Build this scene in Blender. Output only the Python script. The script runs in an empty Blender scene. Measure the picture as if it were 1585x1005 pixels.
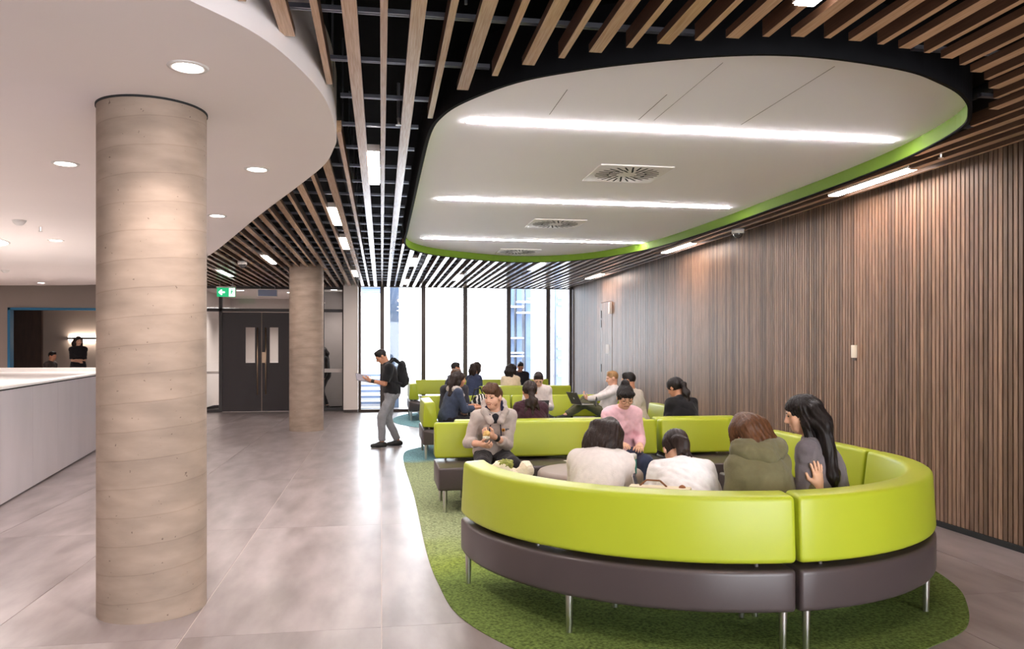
import bpy, math, random
import numpy as np
from mathutils import Vector, Matrix
random.seed(7)
SC = bpy.context.scene
COL = SC.collection
PI = math.pi
rad = math.radians

# ------------------------------------------------------------------ camera
cd = bpy.data.cameras.new('camera'); cam = bpy.data.objects.new('camera', cd); COL.objects.link(cam)
cd.sensor_width = 36.0; cd.lens = 28.0; cd.clip_start = 0.05; cd.clip_end = 300
cd.shift_y = 37.5 / 1585.0
cam.location = (0, 0, 1.65)
cam.rotation_euler = (rad(90), 0, -math.atan(202 / (28 / 36 * 1585)))
SC.camera = cam
# ------------------------------------------------------------------ world, exposure
w = bpy.data.worlds.new('sky'); SC.world = w; w.use_nodes = True
w.node_tree.nodes['Background'].inputs[0].default_value = (0.93, 0.95, 1.0, 1)
w.node_tree.nodes['Background'].inputs[1].default_value = 5.2
SC.view_settings.view_transform = 'Standard'
SC.view_settings.look = 'None'
SC.view_settings.gamma = 1
SC.view_settings.use_curve_mapping = False
SC.view_settings.exposure = 1.32
STRIP = 70.0      # emission of the linear lamps in the ceiling pod
SLOT = 24.0       # emission of the slot lamps between slats
SPOT = 62.0       # watts of each downlight
WARM = (1.0, 0.88, 0.82)

# ------------------------------------------------------------------ materials
MATS = {}
def srgb(r, g, b):
    f = lambda v: (v/255)/12.92 if v/255 <= .04045 else ((v/255+.055)/1.055)**2.4
    return (f(r), f(g), f(b))
def mat(name, col, rough=.5, metal=0.0, var=0.0, scale=6.0, stretch=(1, 1, 1), bump=0.0, bscale=60.0,
        spec=.5, emit=None, obj_rand=0.0, coat=0.0, sheen=0.0, detail=4.0, col2=None):
    if name in MATS: return MATS[name]
    m = bpy.data.materials.new(name); m.use_nodes = True
    nt = m.node_tree; N = nt.nodes; L = nt.links
    b = N['Principled BSDF']
    b.inputs['Base Color'].default_value = (*col, 1)
    b.inputs['Roughness'].default_value = rough
    b.inputs['Metallic'].default_value = metal
    b.inputs['Specular IOR Level'].default_value = spec
    if coat: b.inputs['Coat Weight'].default_value = coat; b.inputs['Coat Roughness'].default_value = .15
    if sheen: b.inputs['Sheen Weight'].default_value = sheen
    if emit:
        b.inputs['Emission Color'].default_value = (*emit[0], 1); b.inputs['Emission Strength'].default_value = emit[1]
    out = None
    if var or bump or col2:
        tc = N.new('ShaderNodeTexCoord'); mp = N.new('ShaderNodeMapping'); mp.inputs['Scale'].default_value = stretch
        L.new(tc.outputs['Object'], mp.inputs[0])
        if obj_rand:
            oi = N.new('ShaderNodeObjectInfo'); mul = N.new('ShaderNodeVectorMath'); mul.operation = 'SCALE'
            mul.inputs[0].default_value = (37, 53, 71); L.new(oi.outputs['Random'], mul.inputs['Scale'])
            ad = N.new('ShaderNodeVectorMath'); L.new(mp.outputs[0], ad.inputs[0]); L.new(mul.outputs[0], ad.inputs[1]); vec = ad.outputs[0]
        else: vec = mp.outputs[0]
        if var or col2:
            nz = N.new('ShaderNodeTexNoise'); nz.inputs['Scale'].default_value = scale; nz.inputs['Detail'].default_value = detail
            L.new(vec, nz.inputs['Vector'])
            rp = N.new('ShaderNodeValToRGB'); rp.color_ramp.elements[0].position = .3; rp.color_ramp.elements[1].position = .7
            c2 = col2 or tuple(min(1, c*(1+var)) for c in col); c1 = col if col2 else tuple(c*(1-var) for c in col)
            rp.color_ramp.elements[0].color = (*c1, 1); rp.color_ramp.elements[1].color = (*c2, 1)
            L.new(nz.outputs['Fac'], rp.inputs[0]); out = rp.outputs[0]
        if bump:
            nb = N.new('ShaderNodeTexNoise'); nb.inputs['Scale'].default_value = bscale; nb.inputs['Detail'].default_value = 3
            L.new(vec, nb.inputs['Vector'])
            bp = N.new('ShaderNodeBump'); bp.inputs['Strength'].default_value = bump; bp.inputs['Distance'].default_value = .01
            L.new(nb.outputs['Fac'], bp.inputs['Height']); L.new(bp.outputs[0], b.inputs['Normal'])
    if obj_rand:
        oi2 = N.new('ShaderNodeObjectInfo'); hs = N.new('ShaderNodeHueSaturation')
        mr = N.new('ShaderNodeMapRange'); mr.inputs['To Min'].default_value = 1-obj_rand; mr.inputs['To Max'].default_value = 1+obj_rand
        L.new(oi2.outputs['Random'], mr.inputs['Value']); L.new(mr.outputs[0], hs.inputs['Value'])
        if out: L.new(out, hs.inputs['Color'])
        else: hs.inputs['Color'].default_value = (*col, 1)
        out = hs.outputs[0]
    if out: L.new(out, b.inputs['Base Color'])
    MATS[name] = m; return m
def glass_mat(name, tint=(.93, .96, .97), refl=.08):
    m = bpy.data.materials.new(name); m.use_nodes = True; nt = m.node_tree; nt.nodes.clear()
    o = nt.nodes.new('ShaderNodeOutputMaterial'); t = nt.nodes.new('ShaderNodeBsdfTransparent'); t.inputs[0].default_value = (*tint, 1)
    g = nt.nodes.new('ShaderNodeBsdfGlossy'); g.inputs['Roughness'].default_value = .02
    f = nt.nodes.new('ShaderNodeFresnel'); f.inputs[0].default_value = 1.45
    mx = nt.nodes.new('ShaderNodeMixShader')
    nt.links.new(f.outputs[0], mx.inputs[0]); nt.links.new(t.outputs[0], mx.inputs[1]); nt.links.new(g.outputs[0], mx.inputs[2])
    nt.links.new(mx.outputs[0], o.inputs[0]); MATS[name] = m; return m
def emis(name, col, s):
    return mat(name, (.9, .9, .9), .6, emit=(col, s))

# ------------------------------------------------------------------ mesh helpers
def link(o, parent=None):
    COL.objects.link(o)
    if parent is not None: o.parent = parent
    return o
def mesh(name, V, F, m, parent=None, smooth=False, loc=None):
    me = bpy.data.meshes.new(name)
    me.from_pydata([tuple(v) for v in V], [], F); me.update()
    if m: me.materials.append(m)
    if smooth: me.shade_smooth()
    o = bpy.data.objects.new(name, me)
    if loc is not None: o.location = loc
    return link(o, parent)
def inst(src, parent, loc=None, rot=None):
    o = src.copy(); link(o, parent)
    if loc is not None: o.location = loc
    if rot is not None: o.rotation_euler = rot
    return o
def tag(o, label=None, cat=None, group=None, kind=None):
    if label: o['label'] = label
    if cat: o['category'] = cat
    if group: o['group'] = group
    if kind: o['kind'] = kind
    return o
def thing(name, label, cat, loc=(0, 0, 0), rz=0.0, group=None, kind=None):
    o = bpy.data.objects.new(name, None); o.empty_display_size = .1; link(o)
    o.location = loc; o.rotation_euler = (0, 0, rz)
    return tag(o, label, cat, group, kind)
class MB:
    def __init__(s): s.V = []; s.F = []
    def add(s, V, F):
        n = len(s.V); s.V += [tuple(v) for v in V]; s.F += [tuple(i+n for i in f) for f in F]; return s
    def box(s, x0, x1, y0, y1, z0, z1, R=None, c=(0, 0, 0)):
        V = [(x, y, z) for z in (z0, z1) for y in (y0, y1) for x in (x0, x1)]
        if R is not None: V = [Vector(c) + R @ Vector(v) for v in V]
        return s.add(V, [(0, 2, 3, 1), (4, 5, 7, 6), (0, 1, 5, 4), (2, 6, 7, 3), (0, 4, 6, 2), (1, 3, 7, 5)])
    def cyl(s, a, b, r1, r2=None, n=16, cap=True):
        r2 = r1 if r2 is None else r2
        a = Vector(a); b = Vector(b); d = (b-a).normalized()
        u = d.orthogonal().normalized(); v = d.cross(u)
        V = []; F = []
        for p, r in ((a, r1), (b, r2)):
            for i in range(n):
                t = 2*PI*i/n; V.append(p + (u*math.cos(t) + v*math.sin(t))*r)
        for i in range(n): F.append((i, (i+1) % n, n+(i+1) % n, n+i))
        if cap: F += [tuple(range(n-1, -1, -1)), tuple(range(n, 2*n))]
        return s.add(V, F)
    def tube(s, pts, r, n=8):
        for a, b in zip(pts, pts[1:]): s.cyl(a, b, r, r, n)
        return s
    def prism(s, poly, z0, z1):
        n = len(poly)
        V = [(x, y, z0) for x, y in poly] + [(x, y, z1) for x, y in poly]
        F = [tuple(range(n-1, -1, -1)), tuple(range(n, 2*n))] + [(i, (i+1) % n, n+(i+1) % n, n+i) for i in range(n)]
        return s.add(V, F)
    def ring(s, P, Q, z0, z1):           # wall between two closed outlines
        n = len(P)
        V = [(*p, z0) for p in P] + [(*p, z1) for p in P] + [(*q, z0) for q in Q] + [(*q, z1) for q in Q]
        F = []
        for i in range(n):
            j = (i+1) % n
            F += [(i, j, n+j, n+i), (2*n+j, 2*n+i, 3*n+i, 3*n+j), (i, 2*n+i, 2*n+j, j), (n+i, n+j, 3*n+j, 3*n+i)]
        return s.add(V, F)
    def lathe(s, prof, n=24, c=(0, 0, 0)):
        V = []; F = []; k = len(prof)
        for i in range(n):
            t = 2*PI*i/n
            for r, z in prof: V.append((c[0]+r*math.cos(t), c[1]+r*math.sin(t), c[2]+z))
        for i in range(n):
            j = (i+1) % n
            for q in range(k-1): F.append((i*k+q, j*k+q, j*k+q+1, i*k+q+1))
        return s.add(V, F)
    def obj(s, name, m, parent=None, smooth=False, bevel=0, seg=2, loc=None):
        o = mesh(name, s.V, s.F, m, parent, smooth, loc)
        if bevel:
            import bmesh
            bm = bmesh.new(); bm.from_mesh(o.data); bmesh.ops.remove_doubles(bm, verts=bm.verts, dist=1e-5)
            bmesh.ops.bevel(bm, geom=list(bm.edges), offset=bevel, segments=seg, profile=.6, affect='EDGES', clamp_overlap=True)
            bm.to_mesh(o.data); bm.free()
            for p in o.data.polygons: p.use_smooth = True
            o.data.set_sharp_from_angle(angle=rad(45))
        return o
def catmull(P, closed=True, n=8):
    out = []; m = len(P)
    rng = range(m) if closed else range(m-1)
    for i in rng:
        p0, p1, p2, p3 = (P[(i+k-1) % m] if closed else P[min(max(i+k-1, 0), m-1)] for k in range(4))
        for j in range(n):
            t = j/n
            out.append(tuple(.5*((2*p1[a]) + (-p0[a]+p2[a])*t + (2*p0[a]-5*p1[a]+4*p2[a]-p3[a])*t*t + (-p0[a]+3*p1[a]-3*p2[a]+p3[a])*t**3) for a in (0, 1)))
    if not closed: out.append(tuple(P[-1]))
    return out
def offset(poly, d):                     # outward for counter-clockwise outlines
    n = len(poly); out = []
    for i in range(n):
        x0, y0 = poly[i-1]; x1, y1 = poly[(i+1) % n]
        tx, ty = x1-x0, y1-y0; l = math.hypot(tx, ty) or 1
        out.append((poly[i][0]+ty/l*d, poly[i][1]-tx/l*d))
    return out
def area(poly): return .5*sum(poly[i-1][0]*poly[i][1]-poly[i][0]*poly[i-1][1] for i in range(len(poly)))
def crossings(poly, x):                  # y values where the outline crosses the line X = x
    ys = []
    for i in range(len(poly)):
        (x0, y0), (x1, y1) = poly[i-1], poly[i]
        if (x0 <= x) != (x1 <= x): ys.append(y0+(x-x0)/(x1-x0)*(y1-y0))
    return sorted(ys)

# ------------------------------------------------------------------ shared materials
M_black = mat('void_black', (.004, .004, .005), .8, spec=.15)
M_rail = mat('rail_steel', (.30, .31, .36), .32, metal=.9)
M_white = mat('plaster', srgb(240, 230, 227), .7, var=.02, scale=.6)
M_podw = mat('pod_plaster', srgb(248, 245, 250), .65, var=.015, scale=.5)
M_lime_rim = mat('lime_rim', srgb(102, 130, 38), .7, spec=.2)
M_steel = mat('brushed_steel', (.62, .60, .58), .28, metal=1.0, var=.08, scale=30, stretch=(1, 1, .05))
M_lime = mat('lime_vinyl', srgb(172, 184, 44), .36, var=.03, scale=1.5, bump=.05, bscale=220, spec=.45)
M_dark = mat('charcoal_vinyl', srgb(74, 64, 64), .34, var=.05, scale=3, bump=.04, bscale=240, spec=.5)
M_taupe = mat('taupe_vinyl', srgb(140, 125, 115), .5, var=.04, scale=4, bump=.05, bscale=200)
M_frame = mat('window_frame', srgb(70, 60, 56), .45, metal=.2)
M_glass = glass_mat('glass')
M_pier = mat('pier_paint', srgb(228, 218, 212), .6)
# ================================================================== STRUCTURE
CEIL = 3.27
# ---------------- floor
M_tile = mat('stone_tile', srgb(119, 109, 107), .30, scale=2.6, stretch=(1.9, .55, 1), obj_rand=.06, col2=srgb(156, 146, 146), bump=.03, bscale=25, detail=9)
M_grout = mat('grout', srgb(205, 194, 188), .7)
floor = MB().box(-12.2, 5.6, -6, 21.9, -.25, -.004).obj('floor', M_grout); tag(floor, kind='structure')
TW, TL = 1.12, 2.8
t0 = None
for i in range(-9, 5):
    for j in range(-3, 8):
        x0 = i*TW; y0 = 4.78+(j-1)*TL
        if y0 > 21.9 or y0+TL < -4 or x0 > 5.14: continue
        if t0 is None:
            t0 = MB().box(.003, TW-.003, .0012, TL-.0012, -.02, 0).obj('floor_tile', M_tile, floor, loc=(x0, y0, 0)); continue
        inst(t0, floor, (x0, y0, 0))
# ---------------- carpets
def carpet_mat(name, stops):
    m = bpy.data.materials.new(name); m.use_nodes = True; nt = m.node_tree; N = nt.nodes; L = nt.links; b = N['Principled BSDF']
    b.inputs['Roughness'].default_value = .95; b.inputs['Specular IOR Level'].default_value = .1
    tc = N.new('ShaderNodeTexCoord'); sx = N.new('ShaderNodeSeparateXYZ'); L.new(tc.outputs['Object'], sx.inputs[0])
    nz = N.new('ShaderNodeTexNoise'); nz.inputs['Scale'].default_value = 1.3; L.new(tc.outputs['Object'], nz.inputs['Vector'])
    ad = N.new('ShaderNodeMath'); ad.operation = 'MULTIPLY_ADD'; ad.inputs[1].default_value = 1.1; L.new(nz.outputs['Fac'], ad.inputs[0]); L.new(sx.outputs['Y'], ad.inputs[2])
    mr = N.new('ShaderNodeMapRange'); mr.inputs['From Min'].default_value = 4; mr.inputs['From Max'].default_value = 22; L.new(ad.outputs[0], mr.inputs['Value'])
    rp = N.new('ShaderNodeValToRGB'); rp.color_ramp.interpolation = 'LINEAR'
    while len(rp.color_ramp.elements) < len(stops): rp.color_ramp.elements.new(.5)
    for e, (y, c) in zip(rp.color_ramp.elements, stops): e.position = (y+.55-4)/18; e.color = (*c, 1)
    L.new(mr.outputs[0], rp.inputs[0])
    n2 = N.new('ShaderNodeTexNoise'); n2.inputs['Scale'].default_value = 55; n2.inputs['Detail'].default_value = 6; L.new(tc.outputs['Object'], n2.inputs['Vector'])
    r2 = N.new('ShaderNodeMapRange'); r2.inputs['From Min'].default_value = .35; r2.inputs['From Max'].default_value = .65; r2.inputs['To Min'].default_value = .55; r2.inputs['To Max'].default_value = 1.4
    L.new(n2.outputs['Fac'], r2.inputs['Value'])
    hs = N.new('ShaderNodeHueSaturation'); L.new(rp.outputs[0], hs.inputs['Color']); L.new(r2.outputs[0], hs.inputs['Value']); L.new(hs.outputs[0], b.inputs['Base Color'])
    bp = N.new('ShaderNodeBump'); bp.inputs['Strength'].default_value = .6; bp.inputs['Distance'].default_value = .006; L.new(n2.outputs['Fac'], bp.inputs['Height']); L.new(bp.outputs[0], b.inputs['Normal'])
    return m
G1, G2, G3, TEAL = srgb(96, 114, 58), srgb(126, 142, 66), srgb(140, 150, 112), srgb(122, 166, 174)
cp = catmull([(.33, 12.4), (.36, 9), (.36, 6.5), (.40, 5.5), (.46, 4.95), (.62, 4.5), (.85, 4.15), (1.3, 3.85), (2.0, 3.72), (2.6, 3.8), (3.0, 3.97), (3.4, 4.2), (3.73, 4.6), (3.95, 5.0), (4.1, 5.6), (4.2, 6.6), (4.2, 9), (4.2, 12), (4.0, 13.3), (3.3, 14.2), (2.3, 14.5), (1.2, 14.0), (.6, 13.3)], n=6)
if area(cp) < 0: cp.reverse()
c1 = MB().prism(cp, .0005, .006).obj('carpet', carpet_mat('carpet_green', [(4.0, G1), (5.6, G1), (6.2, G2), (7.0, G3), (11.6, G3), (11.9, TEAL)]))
tag(c1, 'long rounded green carpet inlaid under the nearer sofas', 'carpet')
cp2 = catmull([(.25, 18.4), (.5, 17.2), (1.3, 16.2), (2.6, 15.9), (3.7, 16.4), (4.3, 17.6), (4.3, 19.4), (3.9, 20.6), (2.4, 20.8), (.9, 20.6), (.4, 19.6)], n=6)
if area(cp2) < 0: cp2.reverse()
c2 = MB().prism(cp2, .0005, .006).obj('carpet', carpet_mat('carpet_teal', [(4.0, TEAL), (21, TEAL)]))
tag(c2, 'small teal carpet under the sofas beside the glazing', 'carpet')

# ---------------- slatted and plastered ceilings
void = MB().box(-12.2, 5.3, -6, 21.9, 4.25, 4.4).obj('ceiling', M_black); tag(void, kind='structure')
plast = catmull([(-.83, 3.65), (-.62, 3.95), (-.48, 4.3), (-.36, 4.81), (-.32, 5.28), (-.32, 5.88), (-.36, 6.2), (-.46, 6.72), (-.72, 7.53), (-1.38, 9.44), (-2.3, 12.24), (-2.86, 13.84), (-3.7, 16.0), (-5.0, 18.6), (-6.6, 20.2), (-9.0, 20.86), (-12.0, 20.95)], closed=False, n=5)
plast = plast + [(-12.0, 1.0), (-7.0, 1.1), (-4.0, 1.5), (-2.4, 2.1), (-1.6, 2.75), (-1.2, 3.15)]
if area(plast) < 0: plast.reverse()
pc = MB().prism(plast, 3.17, 3.62).obj('ceiling', M_white); tag(pc, kind='structure')
POD = [(.38, 12.43), (.36, 10.8), (.36, 9.14), (.36, 6.92), (.37, 5.95), (.42, 5.52), (.54, 5.17), (.81, 4.74), (1.14, 4.47), (1.46, 4.29), (1.79, 4.15), (2.13, 4.07), (2.51, 4.08), (2.99, 4.18), (3.31, 4.33), (3.62, 4.53), (3.92, 4.83), (4.17, 5.25), (4.36, 6.14), (4.42, 7.21), (4.42, 8.6), (4.41, 10.22), (4.24, 12.36), (3.6, 14.0), (2.48, 14.6), (1.22, 13.98), (.63, 13.3)]
pod = catmull(POD, n=6)
if area(pod) < 0: pod.reverse()
pr = MB().prism(offset(pod, .01), 3.375, 3.45).obj('ceiling', M_podw); tag(pr, kind='structure')
MB().ring(offset(pod, .004), offset(pod, .03), 3.252, 3.60).obj('hoop', M_black, pr)
MB().ring(pod, offset(pod, .0035), 3.262, 3.3745).obj('rim', M_lime_rim, pr)['label'] = 'lime green inner rim'
M_line = mat('shadow_line', (.30, .29, .29), .8)
for (a, b, h) in (((1.22, 5.17), (1.22, 5.74), .0025), ((1.91, 5.16), (1.91, 5.76), .0025), ((2.03, 4.53), (2.03, 5.76), .0015), ((2.73, 4.48), (2.73, 5.76), .0025)):
    MB().box(a[0]-h, a[0]+h, a[1], b[1], 3.3735, 3.376).obj('panel_joint', M_line, pr)
# slats, each cut where the pod or the plaster meets it
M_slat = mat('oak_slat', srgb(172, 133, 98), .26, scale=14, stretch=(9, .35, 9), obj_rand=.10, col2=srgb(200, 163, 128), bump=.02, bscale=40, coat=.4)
M_slat_side = mat('oak_slat_shaded_side', srgb(88, 62, 46), .5, scale=14, stretch=(9, .35, 9), obj_rand=.08, col2=srgb(108, 78, 58))  # shade on the slat sides, put into a darker oak colour
podg = offset(pod, .04)
k0 = int((-9.6-.0117)/.163)
for k in range(k0, 31):
    x = .0117+.163*k
    if x > 5.06: break
    wide = k % 2 != 0
    hw, dep = (.036, .042) if wide else (.018, .088)
    yend = 21.02 if x > -.98 else 21.55
    segs = [(-3.5, yend)]
    cuts = []
    ys = crossings(podg, x)
    if x-hw < max(p[0] for p in podg) and x+hw > min(p[0] for p in podg) and len(ys) < 2:
        ys = crossings(podg, x-hw) or crossings(podg, x+hw)
    if len(ys) >= 2: cuts.append((ys[0]-.19, ys[-1]+.03))
    ys = crossings(plast, x) or crossings(plast, x-hw)
    if len(ys) >= 2: cuts.append((ys[0]-.05, ys[-1]+.05))
    for c in cuts:
        ns = []
        for a, b in segs:
            if c[0] > a: ns.append((a, min(b, c[0])))
            if c[1] < b: ns.append((max(a, c[1]), b))
        segs = [s for s in ns if s[1]-s[0] > .05]
    if abs(x+1.5) < .38:       # the far column passes through here
        ns = []
        for a, b in segs:
            r = .36; h = math.sqrt(max(0, r*r-(abs(x+1.5)-hw if abs(x+1.5) > hw else 0)**2))
            if a < 16.6 < b and h > 0: ns += [(a, 16.6-h), (16.6+h, b)]
            else: ns.append((a, b))
        segs = ns
    for a, b in segs:
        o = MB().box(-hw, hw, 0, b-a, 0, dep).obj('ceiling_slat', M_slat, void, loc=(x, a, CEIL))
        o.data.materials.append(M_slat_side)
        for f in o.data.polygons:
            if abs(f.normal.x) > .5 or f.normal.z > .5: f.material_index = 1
for j in range(36):
    y = 3.43+.70*(j-6)
    if y > 20.9 or y < -3: continue
    xs = [-5.6, 5.05]
    ys = []
    spans = [(-9.6, 5.08)]
    # rails stop at the pod and the plaster
    for poly in (podg, plast):
        xc = crossings([(q, p) for p, q in poly], y)
        if len(xc) >= 2:
            ns = []
            for a, b in spans:
                if xc[0]-.04 > a: ns.append((a, min(b, xc[0]-.04)))
                if xc[-1]+.04 < b: ns.append((max(a, xc[-1]+.04), b))
            spans = [s for s in ns if s[1]-s[0] > .1]
    for a, b in spans:
        MB().box(a, b, y-.019, y-.005, 3.362, 3.386).box(a, b, y+.005, y+.019, 3.362, 3.386).obj('carrier_rail', M_rail, void)
# services above the slats
M_duct = mat('dark_duct', (.02, .02, .022), .5, metal=.3)
for (x, y0, y1, r, z) in ((-.42, -2, 20.8, .07, 3.85), (.95, 15.2, 20.8, .16, 3.8), (-2.9, 14.8, 21.3, .2, 3.85), (4.7, -2, 20.8, .05, 3.7)):
    MB().cyl((x, y0, z), (x, y1, z), r, r, 14).obj('service_duct', M_duct, void, smooth=True)
M_pipe = mat('zinc_rod', (.35, .35, .38), .35, metal=.9)
for j in range(12):
    for x in (-.32, .42):
        y = 4.0+j*1.4
        if x > 0 and 5 < y < 14: continue
        MB().cyl((x, y, 3.386), (x, y, 4.25), .008, .008, 6).obj('hanger_rod', M_pipe, void)

# ---------------- concrete columns
def concrete():
    m = mat('board_concrete', srgb(160, 141, 126), .75, var=.2, scale=4.0, stretch=(.7, .7, 2.2), detail=10)
    nt = m.node_tree; N = nt.nodes; L = nt.links; b = N['Principled BSDF']
    old = b.inputs['Base Color'].links[0].from_socket
    tc = N.new('ShaderNodeTexCoord'); sx = N.new('ShaderNodeSeparateXYZ'); L.new(tc.outputs['Object'], sx.inputs[0])
    at = N.new('ShaderNodeMath'); at.operation = 'ARCTAN2'; L.new(sx.outputs['Y'], at.inputs[0]); L.new(sx.outputs['X'], at.inputs[1])
    h = N.new('ShaderNodeMath'); h.operation = 'MULTIPLY_ADD'; h.inputs[1].default_value = -1/(2*PI); L.new(at.outputs[0], h.inputs[0])
    zz = N.new('ShaderNodeMath'); zz.operation = 'MULTIPLY'; zz.inputs[1].default_value = 1/.172; L.new(sx.outputs['Z'], zz.inputs[0]); L.new(zz.outputs[0], h.inputs[2])
    nz = N.new('ShaderNodeTexNoise'); nz.inputs['Scale'].default_value = 5; L.new(tc.outputs['Object'], nz.inputs['Vector'])
    h2 = N.new('ShaderNodeMath'); h2.operation = 'MULTIPLY_ADD'; h2.inputs[1].default_value = .10; L.new(nz.outputs['Fac'], h2.inputs[0]); L.new(h.outputs[0], h2.inputs[2])
    fr = N.new('ShaderNodeMath'); fr.operation = 'FRACT'; L.new(h2.outputs[0], fr.inputs[0])
    rp = N.new('ShaderNodeValToRGB'); rp.color_ramp.elements[0].color = (.80, .78, .76, 1); rp.color_ramp.elements[1].color = (1, 1, 1, 1)
    rp.color_ramp.elements[0].position = 0; rp.color_ramp.elements[1].position = .05
    e = rp.color_ramp.elements.new(.985); e.color = (.94, .94, .94, 1)
    L.new(fr.outputs[0], rp.inputs[0])
    vo = N.new('ShaderNodeTexNoise'); vo.inputs['Scale'].default_value = 42; vo.inputs['Detail'].default_value = 2; L.new(tc.outputs['Object'], vo.inputs['Vector'])
    pr_ = N.new('ShaderNodeValToRGB'); pr_.color_ramp.elements[0].position = .245; pr_.color_ramp.elements[0].color = (.45, .42, .40, 1); pr_.color_ramp.elements[1].position = .285; pr_.color_ramp.elements[1].color = (1, 1, 1, 1)
    L.new(vo.outputs['Fac'], pr_.inputs[0])
    m1 = N.new('ShaderNodeMix'); m1.data_type = 'RGBA'; m1.blend_type = 'MULTIPLY'; m1.inputs['Factor'].default_value = 1
    L.new(old, m1.inputs[6]); L.new(rp.outputs[0], m1.inputs[7])
    m2 = N.new('ShaderNodeMix'); m2.data_type = 'RGBA'; m2.blend_type = 'MULTIPLY'; m2.inputs['Factor'].default_value = 1
    L.new(m1.outputs[2], m2.inputs[6]); L.new(pr_.outputs[0], m2.inputs[7]); L.new(m2.outputs[2], b.inputs['Base Color'])
    bp = N.new('ShaderNodeBump'); bp.inputs['Strength'].default_value = .5; bp.inputs['Distance'].default_value = .006
    L.new(rp.outputs[0], bp.inputs['Height']); L.new(bp.outputs[0], b.inputs['Normal'])
    return m
M_conc = concrete()
M_gap = mat('shadow_gap', (.02, .02, .02), .9)
for (x, y, r, top, lab) in ((-1.44, 5.385, .322, 3.17, 'thick round board-marked concrete column closest to the camera'), (-1.5, 16.6, .338, 3.34, 'round concrete column farther off, in front of the dark double doors')):
    t = thing('concrete_column', lab, 'column', (x, y, 0))
    prof = [(r, .0)] + [(r, top*i/12) for i in range(1, 13)]
    MB().lathe(prof, 64).obj('shaft', M_conc, t, smooth=True)
    if top < 3.2: MB().lathe([(r+.001, top-.012), (r+.007, top-.012), (r+.007, top), (r+.001, top)], 64).obj('shadow_gap_ring', M_gap, t)

# ---------------- batten wall
wr = MB().box(5.145, 5.3, -1.2, 21.3, 0, 4.25).box(5.145, 5.3, -6, -1.2, 3.25, 4.25).obj('wall_right', mat('batten_backing', srgb(40, 30, 26), .7)); tag(wr, kind='structure')
M_batten = mat('walnut_batten', srgb(106, 82, 66), .44, scale=9, stretch=(8, 8, .4), obj_rand=.40, col2=srgb(148, 120, 100), bump=.02, bscale=40, spec=.4)
PIT = .0545
b0 = MB().box(5.120, 5.146, 0, .040, .05, 3.36).obj('batten', M_batten, wr, loc=(0, 5.2, 0))
bs = None
y = 5.2+PIT
while y < 21.05:
    if 17.28 < y+.02 < 18.22:
        if bs is None: bs = MB().box(5.120, 5.146, 0, .040, 2.735, 3.36).obj('batten', M_batten, wr, loc=(0, y, 0))
        else: inst(bs, wr, (0, y, 0))
    else: inst(b0, wr, (0, y, 0))
    y += PIT
nb = MB(); y = 5.2-PIT
while y > -1.2: nb.box(5.120, 5.146, y, y+.040, .05, 3.36); y -= PIT
tag(nb.obj('batten_run', M_batten, wr), kind='stuff')
bb = MB().box(5.10, 5.1445, -1.2, 21.05, 0, .048).obj('baseboard_right', M_gap); tag(bb, kind='structure')
# flush service door in the batten wall
d1 = MB().box(5.126, 5.1448, 17.30, 18.20, .05, 2.72).obj('door_1', mat('door_veneer', srgb(140, 122, 116), .4, var=.05, scale=6, stretch=(8, 8, .4))); tag(d1, kind='structure')
db = MB().box(5.112, 5.126, 0, .043, .05, 2.72).obj('batten', M_batten, d1, loc=(0, 17.305, 0))
for i in range(1, 16): inst(db, d1, (0, 17.305+i*.0565, 0))
M_wlab = mat('white_plastic', srgb(228, 222, 216), .5)
for z in (2.46, 2.24, 1.20): MB().box(5.098, 5.112, 18.17, 18.22, z-.09, z+.09).obj('hinge', mat('dark_hinge', (.05, .045, .04), .4, metal=.7), d1)
MB().box(5.06, 5.112, 17.32, 17.42, 2.44, 2.70).obj('door_closer', M_wlab, d1)
MB().box(5.106, 5.1118, 17.52, 17.80, 1.53, 1.75).obj('door_notice', mat('paper_white', srgb(232, 226, 222), .7), d1)
MB().tube([(5.112, 17.46, 1.13), (5.045, 17.46, 1.13), (5.045, 17.46, .93), (5.112, 17.46, .93)], .011).obj('pull_handle', M_steel, d1)
# wall switch box
sw = thing('wall_switch', 'small cream switch box on the batten wall', 'switch', (5.12, 8.0, 1.62))
MB().box(-.03, 0, -.035, .035, -.07, .07).obj('cover', mat('cream_plastic', srgb(236, 226, 205), .45), sw, bevel=.004)
MB().box(-.012, 0, -.03, .03, -.10, -.073).obj('lower_tab', mat('tab_dark', srgb(90, 75, 66), .5), sw)

# ---------------- glazed end wall
FY = 21.1
fw = MB().box(-.60, 5.14, FY-.06, FY+.08, -.01, .07).obj('wall_far', M_frame); tag(fw, kind='structure')
MB().box(-.60, 5.14, FY-.06, FY+.08, 3.26, 4.25).obj('head_rail', M_frame, fw)
MX = [-.56, .02, 1.09, 2.195, 3.36, 4.44, 5.06]
for i, x in enumerate(MX):
    hw = .055 if i not in (0, 6) else .035
    MB().box(x-hw, x+hw, FY-.07, FY+.07, .07, 3.26).obj('mullion', M_frame, fw)
for i in range(6):
    p = MB().box(MX[i]+.055, MX[i+1]-.055, FY-.006, FY+.006, .07, 3.26).obj('window_%d' % (i+1), M_glass); tag(p, kind='structure')
pier = MB().box(-.97, -.605, FY-.10, 21.9, .07, 4.2).obj('wall_pier', M_pier); tag(pier, kind='structure')
MB().box(-.965, -.61, FY-.09, 21.88, 0, .07).obj('plinth', M_frame, pier)

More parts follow.
